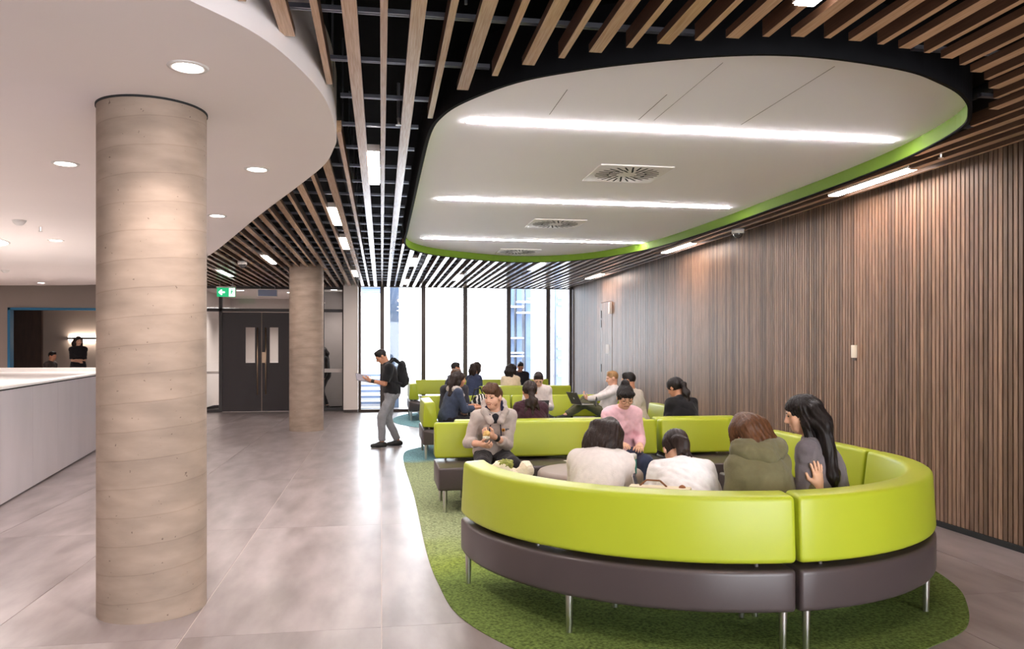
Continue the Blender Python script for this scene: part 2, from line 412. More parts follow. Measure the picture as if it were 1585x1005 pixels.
# ---------------- entrance wall with double doors
DY = 21.7
M_door = mat('door_paint', srgb(46, 38, 40), .5)
M_dframe = mat('door_frame', srgb(48, 42, 42), .45)
lob = tag(MB().box(-4.62, -.97, DY-.05, DY+.05, 2.62, 2.70).obj('trim_1', M_dframe), kind='structure')
for x0, x1 in ((-4.62, -4.56), (-4.17, -4.09), (-2.11, -2.03), (-1.56, -1.50), (-1.03, -.975)):
    MB().box(x0, x1, DY-.05, DY+.05, 0, 3.26).obj('jamb', M_dframe, lob)
MB().box(-4.62, -.60, DY-.05, DY+.05, 3.22, 4.25).obj('head', M_dframe, lob)
MB().box(-4.56, -4.17, DY-.05, DY+.05, 0, .08).box(-1.50, -1.03, DY-.05, DY+.05, 0, .08).obj('sill', M_dframe, lob)
MB().box(-1.50, -1.03, DY-.03, DY+.03, 1.02, 1.12).obj('mid_rail', mat('pale_rail', srgb(205, 196, 190), .5), lob)
MB().box(-4.56, -4.17, DY-.03, DY+.03, 1.00, 1.06).obj('mid_rail', MATS['pale_rail'], lob)
n = 7
for (x0, x1, z0, z1) in ((-4.56, -4.17, .08, 2.62), (-1.50, -1.03, .08, 2.62), (-4.56, -4.17, 2.70, 3.22), (-4.09, -2.11, 2.70, 3.22), (-2.03, -1.56, 2.70, 3.22), (-1.50, -1.03, 2.70, 3.22)):
    p = MB().box(x0, x1, DY-.005, DY+.005, z0, z1).obj('window_%d' % n, M_glass); tag(p, kind='structure'); n += 1
fill = MB().box(-2.03, -1.56, DY-.04, DY+.04, 0, 2.62).obj('wall_infill', M_dframe); tag(fill, kind='structure')
M_vis = mat('vision_glass', srgb(170, 165, 158), .08, spec=.6)
for i, (x0, x1) in enumerate(((-4.085, -3.103), (-3.097, -2.115))):
    dd = MB()
    vx = (-3.51, -3.27) if i == 0 else (-2.90, -2.68)
    for bx in ((x0, vx[0], 0, 2.6), (vx[1], x1, 0, 2.6), (vx[0], vx[1], 0, 1.28), (vx[0], vx[1], 2.2, 2.6)):
        dd.box(bx[0], bx[1], DY-.028, DY+.028, bx[2]+.008, bx[3])
    o = tag(dd.obj('door_%d' % (i+2), M_door), kind='structure')
    MB().box(vx[0], vx[1], DY-.006, DY+.006, 1.28, 2.2).obj('vision_pane', M_glass, o)
    hx = -3.20 if i == 0 else -2.99
    MB().cyl((hx, DY-.09, .45), (hx, DY-.09, 2.2), .017, .017, 10).cyl((hx, DY-.09, .6), (hx, DY-.02, .6), .01, .01, 8).cyl((hx, DY-.09, 2.05), (hx, DY-.02, 2.05), .01, .01, 8).obj('pull_bar', mat('brass_bar', srgb(190, 165, 140), .3, metal=.9), o, smooth=True)
    if i == 1: MB().box(-3.09, -3.01, DY-.04, DY-.02, 1.28, 1.56).obj('lock_plate', MATS['brass_bar'], o)
MB().box(-3.103, -3.097, DY-.03, DY+.02, .01, 2.6).obj('meeting_strip', MATS['brass_bar'], bpy.data.objects['door_2'])
# rooms beyond
M_room = mat('back_room_paint', srgb(196, 186, 180), .7)
M_roomg = mat('grey_render', srgb(150, 140, 136), .8, var=.08, scale=2)
rb = MB().box(-4.9, -2.0, 27.0, 27.1, 0, 3.4).box(-4.95, -4.85, 21.76, 27, 0, 3.4).obj('wall_back', M_room); tag(rb, kind='structure')
cg = tag(MB().box(-5.0, -.62, 21.78, 27.1, 3.28, 3.34).obj('ceiling', M_white), kind='structure')
fl2 = tag(MB().box(-12.4, -.62, 21.9, 27.2, -.25, 0).obj('floor', M_tile), kind='structure')
rg = tag(MB().box(-2.0, -.68, 23.4, 23.5, 0, 3.28).box(-2.05, -1.95, 23.4, 27, 0, 3.28).box(-.72, -.62, 21.9, 27, 0, 3.28).obj('wall_inner', M_roomg), kind='structure')
# ---------------- taupe wall with the blue framed opening
M_tw = mat('taupe_wall', srgb(150, 136, 128), .7, var=.03, scale=1)
OX0, OX1, OZ = -9.2, -5.5, 2.68
wl = MB().box(-12.2, OX0, DY-.05, DY+.1, 0, 4.25).box(OX1, -4.62, DY-.05, DY+.1, 0, 4.25).box(OX0, OX1, DY-.05, DY+.1, OZ, 4.25).obj('wall_back_taupe', M_tw); tag(wl, kind='structure')
M_blue = mat('blue_trim', srgb(38, 110, 150), .5)
bt = tag(MB().box(OX0, OX0+.06, DY-.08, DY+.12, 0, OZ).box(OX1-.06, OX1, DY-.08, DY+.12, 0, OZ).box(OX0, OX1, DY-.08, DY+.12, OZ-.06, OZ).obj('trim_2', M_blue), kind='structure')
rb2 = tag(MB().box(-12.4, -4.95, 25.8, 25.9, 0, 3.3).box(-12.4, -12.3, 21.8, 25.8, 0, 3.3).obj('wall_kitchen', M_tw), kind='structure')
tag(MB().box(-12.4, -4.95, 21.8, 25.9, 3.0, 3.1).obj('ceiling', M_tw), kind='structure')
tag(MB().box(-12.3, -5.0, 21.95, 25.8, 0, .25).obj('floor_platform', MATS['stone_tile']), kind='structure')
tag(MB().box(-11.5, -10.0, 25.70, 25.8, .25, 3.0).obj('wall_panel', mat('dark_veneer', srgb(62, 44, 36), .45, var=.2, scale=4, stretch=(3, 3, .5))), kind='structure')
tag(MB().box(-12.3, -12.2, -6, 21.75, -.25, 4.4).obj('wall_left', M_tw), kind='structure')
tag(MB().box(-12.2, .3, -6.1, -6.0, -.25, 4.4).box(.3, 5.3, -6.1, -6.0, 3.25, 4.4).obj('wall_rear', M_pier), kind='structure')
# ---------------- stainless balustrade round the void
bal = thing('balustrade', 'brushed steel balustrade with a white top beside the near column', 'balustrade')
def edge_pts(): return [(-3.30, 4.4), (-3.92, 9.06), (-4.53, 13.63), (-5.17, 18.4)]
M_pan = mat('balustrade_steel', srgb(206, 198, 200), .32, metal=.35, var=.06, scale=2.0, stretch=(1, 1, .3), bump=.02, bscale=8)
A = Vector((-3.30, 4.4, 0)); B = Vector((-5.17, 18.4, 0)); Ln = (B-A).length; D = (B-A)/Ln; Nn = Vector((D.y, -D.x, 0))
R = Matrix.Rotation(math.atan2(D.y, D.x), 3, 'Z')
npan = 12
for i in range(npan):
    MB().box(i*Ln/npan+.002, (i+1)*Ln/npan-.002, 0, .03, .02, 1.205, R, A).obj('panel', M_pan, bal)
MB().box(0, Ln, .03, .12, 0, 1.22, R, A).obj('core', M_gap, bal)
MB().box(0, Ln, -.004, .03, 1.206, 1.2215, R, A).obj('shadow_reveal', M_gap, bal)
M_cop = mat('white_coping', srgb(238, 234, 232), .35)
MB().box(0, Ln, -.001, .16, 1.222, 1.245, R, A).obj('coping', M_cop, bal)
MB().prism([(-3.42, 4.4), (-5.29, 18.3), (-12.1, 18.3), (-12.1, 4.4)], 1.05, 1.16).obj('inner_ledge', M_cop, bal)
MB().box(-12.1, -5.17, 18.3, 18.42, 0, 1.245).obj('far_upstand', M_cop, bal)
# ================================================================== OUTSIDE
M_pave = mat('pale_paving', srgb(214, 212, 214), .7, var=.04, scale=2)
tag(MB().box(-6, 16, 21.9, 60, -.3, -.03).obj('floor_terrace', M_pave), kind='structure')
M_blu = mat('blue_grey_steel', srgb(120, 140, 172), .5)
for x, y, w_, lab in ((.36, 22.6, .26, 'blue-grey outdoor post behind the first wide pane'),):
    t = MB().box(x-w_/2, x+w_/2, y, y+.2, -.03, 6).obj('outdoor_post', M_blu, bevel=.004); tag(t, lab, 'post')
M_conc2 = mat('pale_cladding', srgb(226, 226, 230), .7)
bld = thing('building', 'pale neighbouring building with blue-grey window strips seen through the glazing', 'building', (0, 0, 0))
MB().box(3.8, 9, 24.2, 30, -.03, 8).obj('facade', M_conc2, bld)
M_strip = mat('strip_window', srgb(104, 122, 152), .25)
for x0, x1 in ((3.86, 4.0), (4.08, 4.24), (4.36, 4.52), (5.31, 5.49)):
    MB().box(x0, x1, 24.0, 24.19, -.03, 7.6).obj('window_strip', M_strip, bld)
for x0, x1, zs in ((3.84, 4.26, (.98, 1.4, 1.5, 1.95, 2.9)), (4.06, 4.54, (2.72, 3.05)), (5.36, 5.62, (.8, 1.35, 1.62, 2.0, 3.0, 3.2))):
    for z in zs: MB().box(x0, x1, 23.80, 24.0, z, z+.05).obj('sunshade', M_conc2, bld)
for z in (.8, 1.3, 1.8, 2.3, 2.8, 3.3): MB().box(4.56, 5.28, 24.185, 24.199, z, z+.012).obj('cladding_joint', M_strip, bld)
wing = thing('terrace_wall', 'bright terrace side wall with stepped slats outside the narrow pane', 'wall', (0, 0, 0))
MB().box(-.95, -.75, 21.95, 29, -.03, 6).obj('upstand', M_conc2, wing)
for i in range(7):
    MB().box(-.74, .15, 22.3+i*.5, 22.85+i*.5, -.03, .02+i*.14).obj('step', M_conc2, wing)
    MB().box(-.74, .15, 22.285+i*.5, 22.3+i*.5, -.05+i*.14, .015+i*.14).obj('step_riser', M_blu, wing)
for i in range(5): MB().box(-.6, .0, 23.2+i*.4, 23.4+i*.4, 3.35, 3.42).obj('soffit_slat', M_blu, wing)

# ================================================================== CEILING FIXTURES
M_strip_e = emis('linear_glow', (1, .95, .96), STRIP)
M_slot_e = emis('slot_glow', (1, .90, .84), SLOT)
M_alu = mat('white_aluminium', srgb(225, 220, 216), .5)
for y, lab in ((6.0, 'long glowing linear light in the ceiling pod, closest to the camera'), (9.16, 'middle long glowing linear light in the ceiling pod'), (12.45, 'far long glowing linear light in the ceiling pod')):
    t = thing('linear_light', lab, 'light', (2.41, y, 3.375), group='linear lights in the ceiling pod')
    MB().box(-1.78, 1.78, -.032, .032, -.004, .03).obj('housing', M_alu, t)
    MB().box(-1.775, 1.775, -.0135, .0135, -.013, -.0045).obj('diffuser', M_strip_e, t)
def swirl(x, y, lab):
    t = thing('air_diffuser', lab, 'air diffuser', (x, y, 3.375), group='swirl air diffusers in the ceiling pod')
    pl_ = MB().box(-.36, .36, -.36, .36, -.012, 0).obj('plate', M_alu, t, bevel=.003)
    v0 = None
    for ring, (r0, r1, n) in enumerate(((.09, .19, 14), (.17, .31, 26))):
        proto = None
        for i in range(n):
            a = 2*PI*(i+.5*ring)/n
            if proto is None:
                proto = MB().box(r0, r1, -.009, .009, -.0135, -.0115).obj('vane_slot', M_gap, pl_); o = proto
            else: o = inst(proto, pl_)
            o.rotation_euler = (0, 0, a+.0); o.location = (math.cos(a+PI/2)*.045, math.sin(a+PI/2)*.045, 0)
swirl(2.38, 7.55, 'swirl air diffuser between the two nearer linear lights of the pod')
swirl(2.36, 10.72, 'swirl air diffuser between the two farther linear lights of the pod')
swirl(2.38, 13.9, 'swirl air diffuser beyond the last linear light of the pod')
def slot_light(x, y, l, lab):
    t = thing('slot_light', lab, 'light', (x, y, CEIL), group='slot lights set between the ceiling slats')
    MB().box(-.055, .055, -l/2, l/2, .012, .07).obj('housing', M_alu, t)
    MB().box(-.048, .048, -l/2+.01, l/2-.01, .0, .0115).obj('diffuser', M_slot_e, t)
for x, y, l, lab in (
    (-.07, 7.33, 1.3, 'slot light among the slats level with the near edge of the white ceiling'),
    (-.56, 10.06, 1.3, 'slot light among the slats beyond the tip of the white ceiling'),
    (-.56, 12.6, 1.3, 'second slot light of the row beyond the tip of the white ceiling'),
    (-.56, 17.6, 1.3, 'slot light above the pale pier by the glazing'),
    (-2.03, 15.1, 1.3, 'slot light just short of the far concrete column'),
    (-3.33, 18.0, 1.3, 'slot light in front of the dark double doors'),
    (.58, 15.1, 1.3, 'slot light just beyond the far end of the ceiling pod'),
    (.58, 19.6, 1.3, 'slot light close to the glazing above the second mullion'),
    (1.72, 18.2, 1.3, 'slot light above the far sofas near the middle panes'),
    (3.02, 15.5, 1.3, 'slot light behind the rounded far end of the pod'),
    (1.97, 2.75, 1.5, 'slot light overhead cut by the top of the picture'),
    (4.74, 7.17, 1.3, 'long slot light above the batten wall nearest the switch box'),
    (4.74, 12.3, 1.3, 'slot light above the middle of the batten wall'),
    (4.74, 17.4, 1.3, 'slot light above the service door of the batten wall'),
    (-.07, 1.6, 1.3, 'slot light overhead behind the camera, middle slats'), (3.5, .2, 1.3, 'slot light overhead behind the camera, above the wall side'), (1.3, -1.8, 1.3, 'added unseen slot light overhead farthest behind the camera'), (-2.4, .2, 1.3, 'added unseen slot light overhead behind the camera, balustrade side')):  # last two added, unseen, to light the near side of the room
    slot_light(x, y, l, lab)
def downlight(x, y, z, lab, r=.075, power=SPOT, grp='round downlights in the white ceiling'):
    t = thing('downlight', lab, 'light', (x, y, z), group=grp)
    MB().lathe([(r, -.001), (r+.004, -.008), (r+.028, -.006), (r+.032, 0)], 32).obj('trim_ring', M_alu, t, smooth=True)
    MB().lathe([(0, -.0025), (r, -.0025)], 32).obj('lens', M_slot_e, t)
    if power:
        l = bpy.data.lights.new('downlight_beam', 'SPOT'); l.energy = power; l.spot_size = rad(125); l.spot_blend = .8; l.color = WARM; l.shadow_soft_size = .07
        lo = bpy.data.objects.new('lamp', l); link(lo, t); lo.location = (0, 0, -.03)
downlight(-1.03, 4.52, 3.17, 'largest round downlight, close to the near column top')
downlight(-2.56, 7.04, 3.17, 'round downlight to the camera side of the near column and its far rim')
downlight(-1.04, 7.0, 3.17, 'round downlight near the pointed tip of the white ceiling')
downlight(-1.85, 9.52, 3.17, 'round downlight just past the near column, by the slats')
downlight(-4.5, 12.04, 3.17, 'round downlight above the balustrade beside the big round lamp')
downlight(-7.74, 19.88, 3.17, 'tiny round downlight at the far edge of the white ceiling')
downlight(-2.9, 4.2, 3.17, 'round downlight over the near end of the balustrade')
downlight(-5.2, 7.0, 3.17, 'round downlight over the middle of the balustrade')
downlight(-9.2, 18.6, 3.17, 'added unseen downlight outside the picture before the taupe wall', power=110)  # this and the next two are added, unseen, to brighten the far wall
downlight(-11, 19.6, 3.17, 'added unseen downlight outside the picture in the far corner of the white ceiling', power=110)
downlight(-5.9, 18.3, 3.17, 'added unseen downlight hidden behind the near column', power=110)
bl = thing('round_lamp', 'big round glowing ceiling lamp above the balustrade', 'light', (-6.15, 12.1, 3.17))
MB().lathe([(0, -.002), (.93, -.002), (.93, .01)], 64).obj('lens', emis('round_glow', (1, .95, .9), 6.0), bl)
MB().lathe([(.93, -.002), (.935, -.012), (.955, -.012), (.96, 0)], 64).obj('trim_ring', M_alu, bl, smooth=True)
for x, y, lab in ((-4.23, 10.24, 'larger white smoke detector on the white ceiling'), (-7.16, 16.74, 'farther white smoke detector on the white ceiling')):
    t = thing('smoke_detector', lab, 'smoke detector', (x, y, 3.17), group='smoke detectors')
    MB().lathe([(.07, 0), (.07, -.02), (.05, -.045), (.03, -.06), (0, -.06)], 24).obj('body', M_alu, t, smooth=True)
    MB().lathe([(.075, -.0), (.075, -.012), (.07, -.012)], 24).obj('base', M_alu, t, smooth=True)
for x, y, z, lab in ((-4.21, 10.79, 3.17, 'small sprinkler head on the white ceiling'), (.12, 5.75, 3.30, 'sprinkler head hanging between the slats beside the pod'), (4.62, 6.0, 3.30, 'sprinkler head between the slats above the batten wall')):
    t = thing('sprinkler_head', lab, 'sprinkler', (x, y, z), group='sprinkler heads')
    MB().cyl((0, 0, 0), (0, 0, .25 if z > 3.2 else .01), .012, .012, 8).obj('drop_pipe', M_pipe, t)
    MB().cyl((0, 0, -.05), (0, 0, 0), .009, .014, 8).obj('body', M_steel, t)
    MB().cyl((0, 0, -.053), (0, 0, -.05), .022, .022, 12).obj('deflector', M_steel, t)
for x, y, z, lab in ((4.77, 10.16, CEIL, 'white dome camera under the slats above the batten wall'), (-2.55, 15.4, CEIL, 'small dome camera under the slats near the far column')):
    dm = thing('dome_camera', lab, 'camera', (x, y, z))
    MB().lathe([(.0, 0), (.085, 0), (.085, -.05), (.075, -.06), (.0, -.06)], 24).obj('housing', M_alu, dm, smooth=True)
    MB().lathe([(.065, -.06)]+[(.065*math.cos(a), -.06-.065*math.sin(a)) for a in [i*PI/16 for i in range(1, 9)]], 24).obj('dome', mat('smoked_dome', (.05, .045, .045), .1, coat=1), dm, smooth=True)
# exit sign
es = thing('exit_sign', 'green running-man exit sign with an arrow hanging by the double doors', 'sign', (-3.72, 20.2, 3.02))
M_eg = mat('exit_green', srgb(20, 132, 84), .4, emit=(srgb(20, 132, 84), .8)); M_ew = mat('exit_white', (.9, .92, .9), .4, emit=((.9, 1, .95), .9))
esp = MB().box(-.215, .215, -.015, .015, -.11, .11).obj('panel', M_eg, es)
MB().box(-.225, .225, -.03, .03, .11, .14).obj('bracket', M_alu, es)
MB().cyl((-.15, 0, .14), (-.15, 0, .28), .006).cyl((.15, 0, .14), (.15, 0, .28), .006).obj('hanger', M_pipe, es)
MB().box(.07, .205, -.019, -.015, -.10, .10).obj('pictogram_field', M_ew, esp)
def flat(poly, y0, y1):
    b = MB().prism(poly, y0, y1); b.V = [(x, z, y) for x, y, z in b.V]; return b
flat([(-.18, 0), (-.11, .07), (-.085, .05), (-.115, .02), (-.03, .02), (-.03, -.02), (-.115, -.02), (-.085, -.05), (-.11, -.07)], -.019, -.015).obj('arrow', M_ew, esp)
flat([(.135+.017*math.cos(a), .062+.017*math.sin(a)) for a in [i*PI/5 for i in range(10)]], -.022, -.019).add(
    *(lambda b: (b.V, b.F))(flat([(.115, .04), (.15, .045), (.165, .01), (.185, .005), (.183, -.008), (.155, -.004), (.148, .012), (.14, -.02), (.165, -.045), (.155, -.09), (.14, -.09), (.145, -.05), (.118, -.028), (.105, -.06), (.08, -.062), (.08, -.046), (.095, -.045), (.108, -.01), (.115, .02), (.1, .015), (.095, -.008), (.083, -.004), (.09, .03)], -.022, -.019))).obj('running_figure', M_eg, esp)
hs_ = thing('hanging_panel', 'blue-grey blank panel hanging under the slats above the doors', 'sign', (-2.86, 21.0, 3.06))
MB().box(-.23, .23, -.012, .012, -.07, .09).obj('board', mat('panel_blue', srgb(138, 146, 178), .4), hs_)
MB().box(-.245, .245, -.016, .016, -.085, -.07).box(-.245, -.23, -.016, .016, -.07, .09).box(.23, .245, -.016, .016, -.07, .09).obj('edge_frame', M_alu, hs_)
MB().cyl((-.18, 0, .09), (-.18, 0, .22), .005).cyl((.18, 0, .09), (.18, 0, .22), .005).obj('hanger', M_pipe, hs_)
# lamps of the rooms beyond, two of them added
for x, y, lab in ((-3.9, 23.2, 'ceiling light behind the transom glass, above the first door leaf'), (-2.6, 23.8, 'ceiling light behind the transom glass, beside the far column'), (-3.4, 25.4, 'deepest ceiling light behind the transom glass'), (-1.3, 22.5, 'added ceiling light behind the narrow glass panel by the pier')):  # last one added to brighten the wall behind that glass
    downlight(x, y, 3.28, lab, .10, 150 if x < -2 else 60, 'lights behind the doors')
downlight(-8.6, 23.6, 3.0, 'added ceiling light inside the blue-framed opening', .08, 60, 'lights behind the doors')  # added to brighten the room behind the opening
ws = thing('wall_lamp', 'long wall lamp glowing up and down behind the woman in black', 'lamp', (-8.45, 25.8, 1.96))
MB().box(-.85, .85, -.10, 0, -.035, .035).obj('body', mat('lamp_grey', srgb(120, 110, 104), .5), ws)
M_wg = emis('wall_glow', (1, .86, .72), 26)
MB().box(-.82, .82, -.085, -.02, .036, .042).obj('upper_diffuser', M_wg, ws)
MB().box(-.82, .82, -.085, -.02, -.042, -.036).obj('lower_diffuser', M_wg, ws)

# ================================================================== SOFAS
def rounded(poly, r, n=4):
    out = []; m = len(poly)
    for i in range(m):
        p = Vector(poly[i]); a = (Vector(poly[i-1])-p); b = (Vector(poly[(i+1) % m])-p)
        rr = min(r, a.length*.45, b.length*.45); a = p+a.normalized()*rr; b = p+b.normalized()*rr
        for j in range(n+1):
            t = j/n; out.append(tuple((1-t)**2*a+2*t*(1-t)*p+t*t*b))
    return out
def sweep(prof, stations, name, m, parent):
    """stations: (origin, inward direction, inset)"""
    cx = sum(p[0] for p in prof)/len(prof); cz = (min(p[1] for p in prof)+max(p[1] for p in prof))/2
    V = []; F = []; k = len(prof)
    for o, d, ins in stations:
        for t, z in prof:
            tt, z2 = t, z
            if ins:
                l = math.hypot(t-cx, z-cz); q = max(0, 1-ins/max(l, 1e-4)); tt = cx+(t-cx)*q; z2 = cz+(z-cz)*q
            V.append((o[0]+d[0]*tt, o[1]+d[1]*tt, z2))
    ns = len(stations)
    for i in range(ns-1):
        for j in range(k): F.append((i*k+j, i*k+(j+1) % k, (i+1)*k+(j+1) % k, (i+1)*k+j))
    F.append(tuple(range(k-1, -1, -1))); F.append(tuple((ns-1)*k+j for j in range(k)))
    o = mesh(name, V, F, m, parent, True); o.data.set_sharp_from_angle(angle=rad(60)); return o
SEAT = lambda dep: rounded([(0, .225), (dep, .225), (dep, .455), (0, .455)], .028)
BACK = rounded([(.0, .49), (.225, .485), (.175, .862), (.02, .85)], .028)
ENDS = ((0, .022), (.004, .010), (.012, .003), (.024, 0))
def legs(t, spots):
    l0 = None
    for x, y in spots:
        if l0 is None: l0 = MB().cyl((0, 0, 0.006), (0, 0, .226), .017, .023, 14).obj('leg', M_steel, t, smooth=True, loc=(x, y, 0)); l0.data.set_sharp_from_angle(angle=rad(50))
        else: inst(l0, t, (x, y, 0))
def pins(t, spots):
    p0 = None
    for x, y in spots:
        if p0 is None: p0 = MB().cyl((0, 0, .44), (0, 0, .52), .012, .012, 10).obj('back_support', M_steel, t, loc=(x, y, 0))
        else: inst(p0, t, (x, y, 0))
def sofa_arc(c, R, dep, a0, a1, lab, la, pa):
    t = thing('curved_sofa', lab, 'sofa', (c[0], c[1], 0), group='lime and charcoal sofa modules')
    def st(ends, n=26):
        out = []
        for s, ins in ends: a = rad(a0)+s/R; out.append((a, ins))
        for i in range(1, n): out.append((rad(a0+(a1-a0)*i/n), 0))
        for s, ins in reversed(ends): a = rad(a1)-s/R; out.append((a, ins))
        return [((R*math.cos(a), R*math.sin(a)), (-math.cos(a), -math.sin(a)), ins) for a, ins in out]
    sweep(SEAT(dep), st(ENDS), 'seat', M_dark, t)
    sweep(BACK, st(ENDS), 'backrest', M_lime, t)
    legs(t, [((R-q)*math.cos(rad(a)), (R-q)*math.sin(rad(a))) for a in la for q in (.045, dep-.06)])
    pins(t, [((R-.10)*math.cos(rad(a)), (R-.10)*math.sin(rad(a))) for a in pa])
    return t
def sofa(x0, y0, x1, y1, dep, lab, back=True, b0=0.0, b1=None, name='sofa'):
    """runs from (x0,y0) to (x1,y1) along its back; the seat lies to the left-hand side of that direction"""
    t = thing(name, lab, 'sofa', (x0, y0, 0), group='lime and charcoal sofa modules')
    L_ = math.hypot(x1-x0, y1-y0); ux, uy = (x1-x0)/L_, (y1-y0)/L_; nx, ny = -uy, ux
    def st(a, b): return [((ux*(a+s), uy*(a+s)), (nx, ny), i) for s, i in ENDS] + [((ux*(b-s), uy*(b-s)), (nx, ny), i) for s, i in reversed(ENDS)]
    sweep(SEAT(dep), st(0, L_), 'seat', M_dark, t)
    if back:
        b1 = L_ if b1 is None else b1
        sweep(BACK, st(b0, b1), 'backrest', M_lime, t)
        pins(t, [(ux*a+nx*.1, uy*a+ny*.1) for a in (b0+.12, b1-.12)])
    legs(t, [(ux*a+nx*q, uy*a+ny*q) for a in (.07, L_-.07) for q in (.05, dep-.05)])
    return t
SCX, SCY, SR, SD = 2.22, 5.65, 1.665, .66
sofa_arc((SCX, SCY), SR, SD, 180.3, 269.6, 'curved lime-backed sofa module closest to the camera, beside the open floor', (183, 225, 267.6), (215, 263))
sofa_arc((SCX, SCY), SR, SD, 270.4, 359.6, 'curved lime-backed sofa module nearest the batten wall', (272.4, 315, 357), (277, 330))
sofa(SCX+SR, 5.67, SCX+SR, 7.30, SD, 'straight sofa module along the batten wall, joined to the curved ones')
sofa(3.90, 8.70, 3.09, 8.70, .86, 'short sofa module with lime back in the corner beyond the women in front')
sofa(3.02, 8.68, .56, 8.68, .72, 'long straight lime sofa holding the man in the grey hoodie')
sofa(.80, 8.74, 3.00, 8.74, .66, 'sofa standing back to back with the hoodie man\'s sofa')
sofa(3.12, 8.76, 4.12, 8.76, .66, 'sofa module carrying the woman in black, back to back with the corner module')
sofa(.60, 13.0, .60, 11.80, .66, 'sofa module under the woman in the denim jacket, lime end towards the floor')
sofa(2.155, 13.52, .66, 13.52, .66, 'sofa module beside the patterned bag, in the second seating group')
sofa(4.30, 13.52, 2.185, 13.52, .66, 'sofa module under the man in the white shirt')
sofa(4.06, 10.15, 4.06, 11.25, .66, 'sofa module along the batten wall behind the woman in black')
sofa(.62, 19.84, .62, 18.25, .66, 'sofa module with lime end beside the standing man, near the glazing')
sofa(4.3, 20.55, .86, 20.55, .66, 'farthest sofa with its back to the glazing')
sofa(2.05, 16.8, 4.05, 16.8, .66, 'far sofa with its back to the camera, under the pair by the glazing')
sofa(1.15, 16.75, 2.0, 16.75, .62, 'backless charcoal bench under the two in dark jackets', back=False, name='bench')
ot = thing('ottoman', 'round taupe upholstered ottoman in the ring of the nearest sofa', 'ottoman', (1.93, 7.25, 0))
MB().lathe([(0, .52), (.44, .52), (.475, .512), (.492, .49), (.495, .46), (.495, .08), (.48, .06), (0, .06)], 56).obj('cushion', M_taupe, ot, smooth=True)
MB().lathe([(.40, .06), (.40, .002), (.38, .002), (.38, .06)], 40).obj('plinth_ring', M_gap, ot)
o2 = thing('ottoman', 'round taupe ottoman in the second seating group, mostly hidden', 'ottoman', (2.3, 11.2, 0))
MB().lathe([(0, .45), (.42, .45), (.455, .442), (.47, .42), (.475, .39), (.475, .08), (.46, .06), (0, .06)], 48).obj('cushion', M_taupe, o2, smooth=True)
MB().lathe([(.40, .06), (.40, .002), (.38, .002), (.38, .06)], 40).obj('plinth_ring', M_gap, o2)
# ================================================================== PEOPLE: smooth implicit surfaces meshed once
A3 = lambda *v: np.array(v, dtype=np.float32)
def rc(a, b, r1, r2=None, flat=False): return ('rc', np.array(a, float), np.array(b, float), r1, r1 if r2 is None else r2, flat)
def el(c, r, R=None): return ('el', np.array(c, float), np.array(r, float), R)
def bounds(p):
    if p[0] == 'rc': lo = np.minimum(p[1]-p[3], p[2]-p[4]); hi = np.maximum(p[1]+p[3], p[2]+p[4])
    else:
        m = np.max(p[2]) if p[3] is not None else p[2]; lo = p[1]-m; hi = p[1]+m
    return lo, hi
def evalp(p, X, Y, Z):
    if p[0] == 'rc':
        a, b, r1, r2, fl = p[1:]; d = b-a; l2 = float(d @ d) + 1e-12
        px, py, pz = X-a[0], Y-a[1], Z-a[2]
        t0 = (px*d[0]+py*d[1]+pz*d[2])/l2; t = np.clip(t0, 0, 1)
        q = np.sqrt((px-t*d[0])**2+(py-t*d[1])**2+(pz-t*d[2])**2)-(r1+(r2-r1)*t)
        if fl: q = np.maximum(q, (t0-1)*math.sqrt(l2))
        return q
    c, r, R = p[1:]
    x, y, z = X-c[0], Y-c[1], Z-c[2]
    if R is not None: x, y, z = (R[0, 0]*x+R[1, 0]*y+R[2, 0]*z, R[0, 1]*x+R[1, 1]*y+R[2, 1]*z, R[0, 2]*x+R[1, 2]*y+R[2, 2]*z)
    k0 = np.sqrt((x/r[0])**2+(y/r[1])**2+(z/r[2])**2); k1 = np.sqrt((x/r[0]**2)**2+(y/r[1]**2)**2+(z/r[2]**2)**2)+1e-6
    return k0*(k0-1)/k1
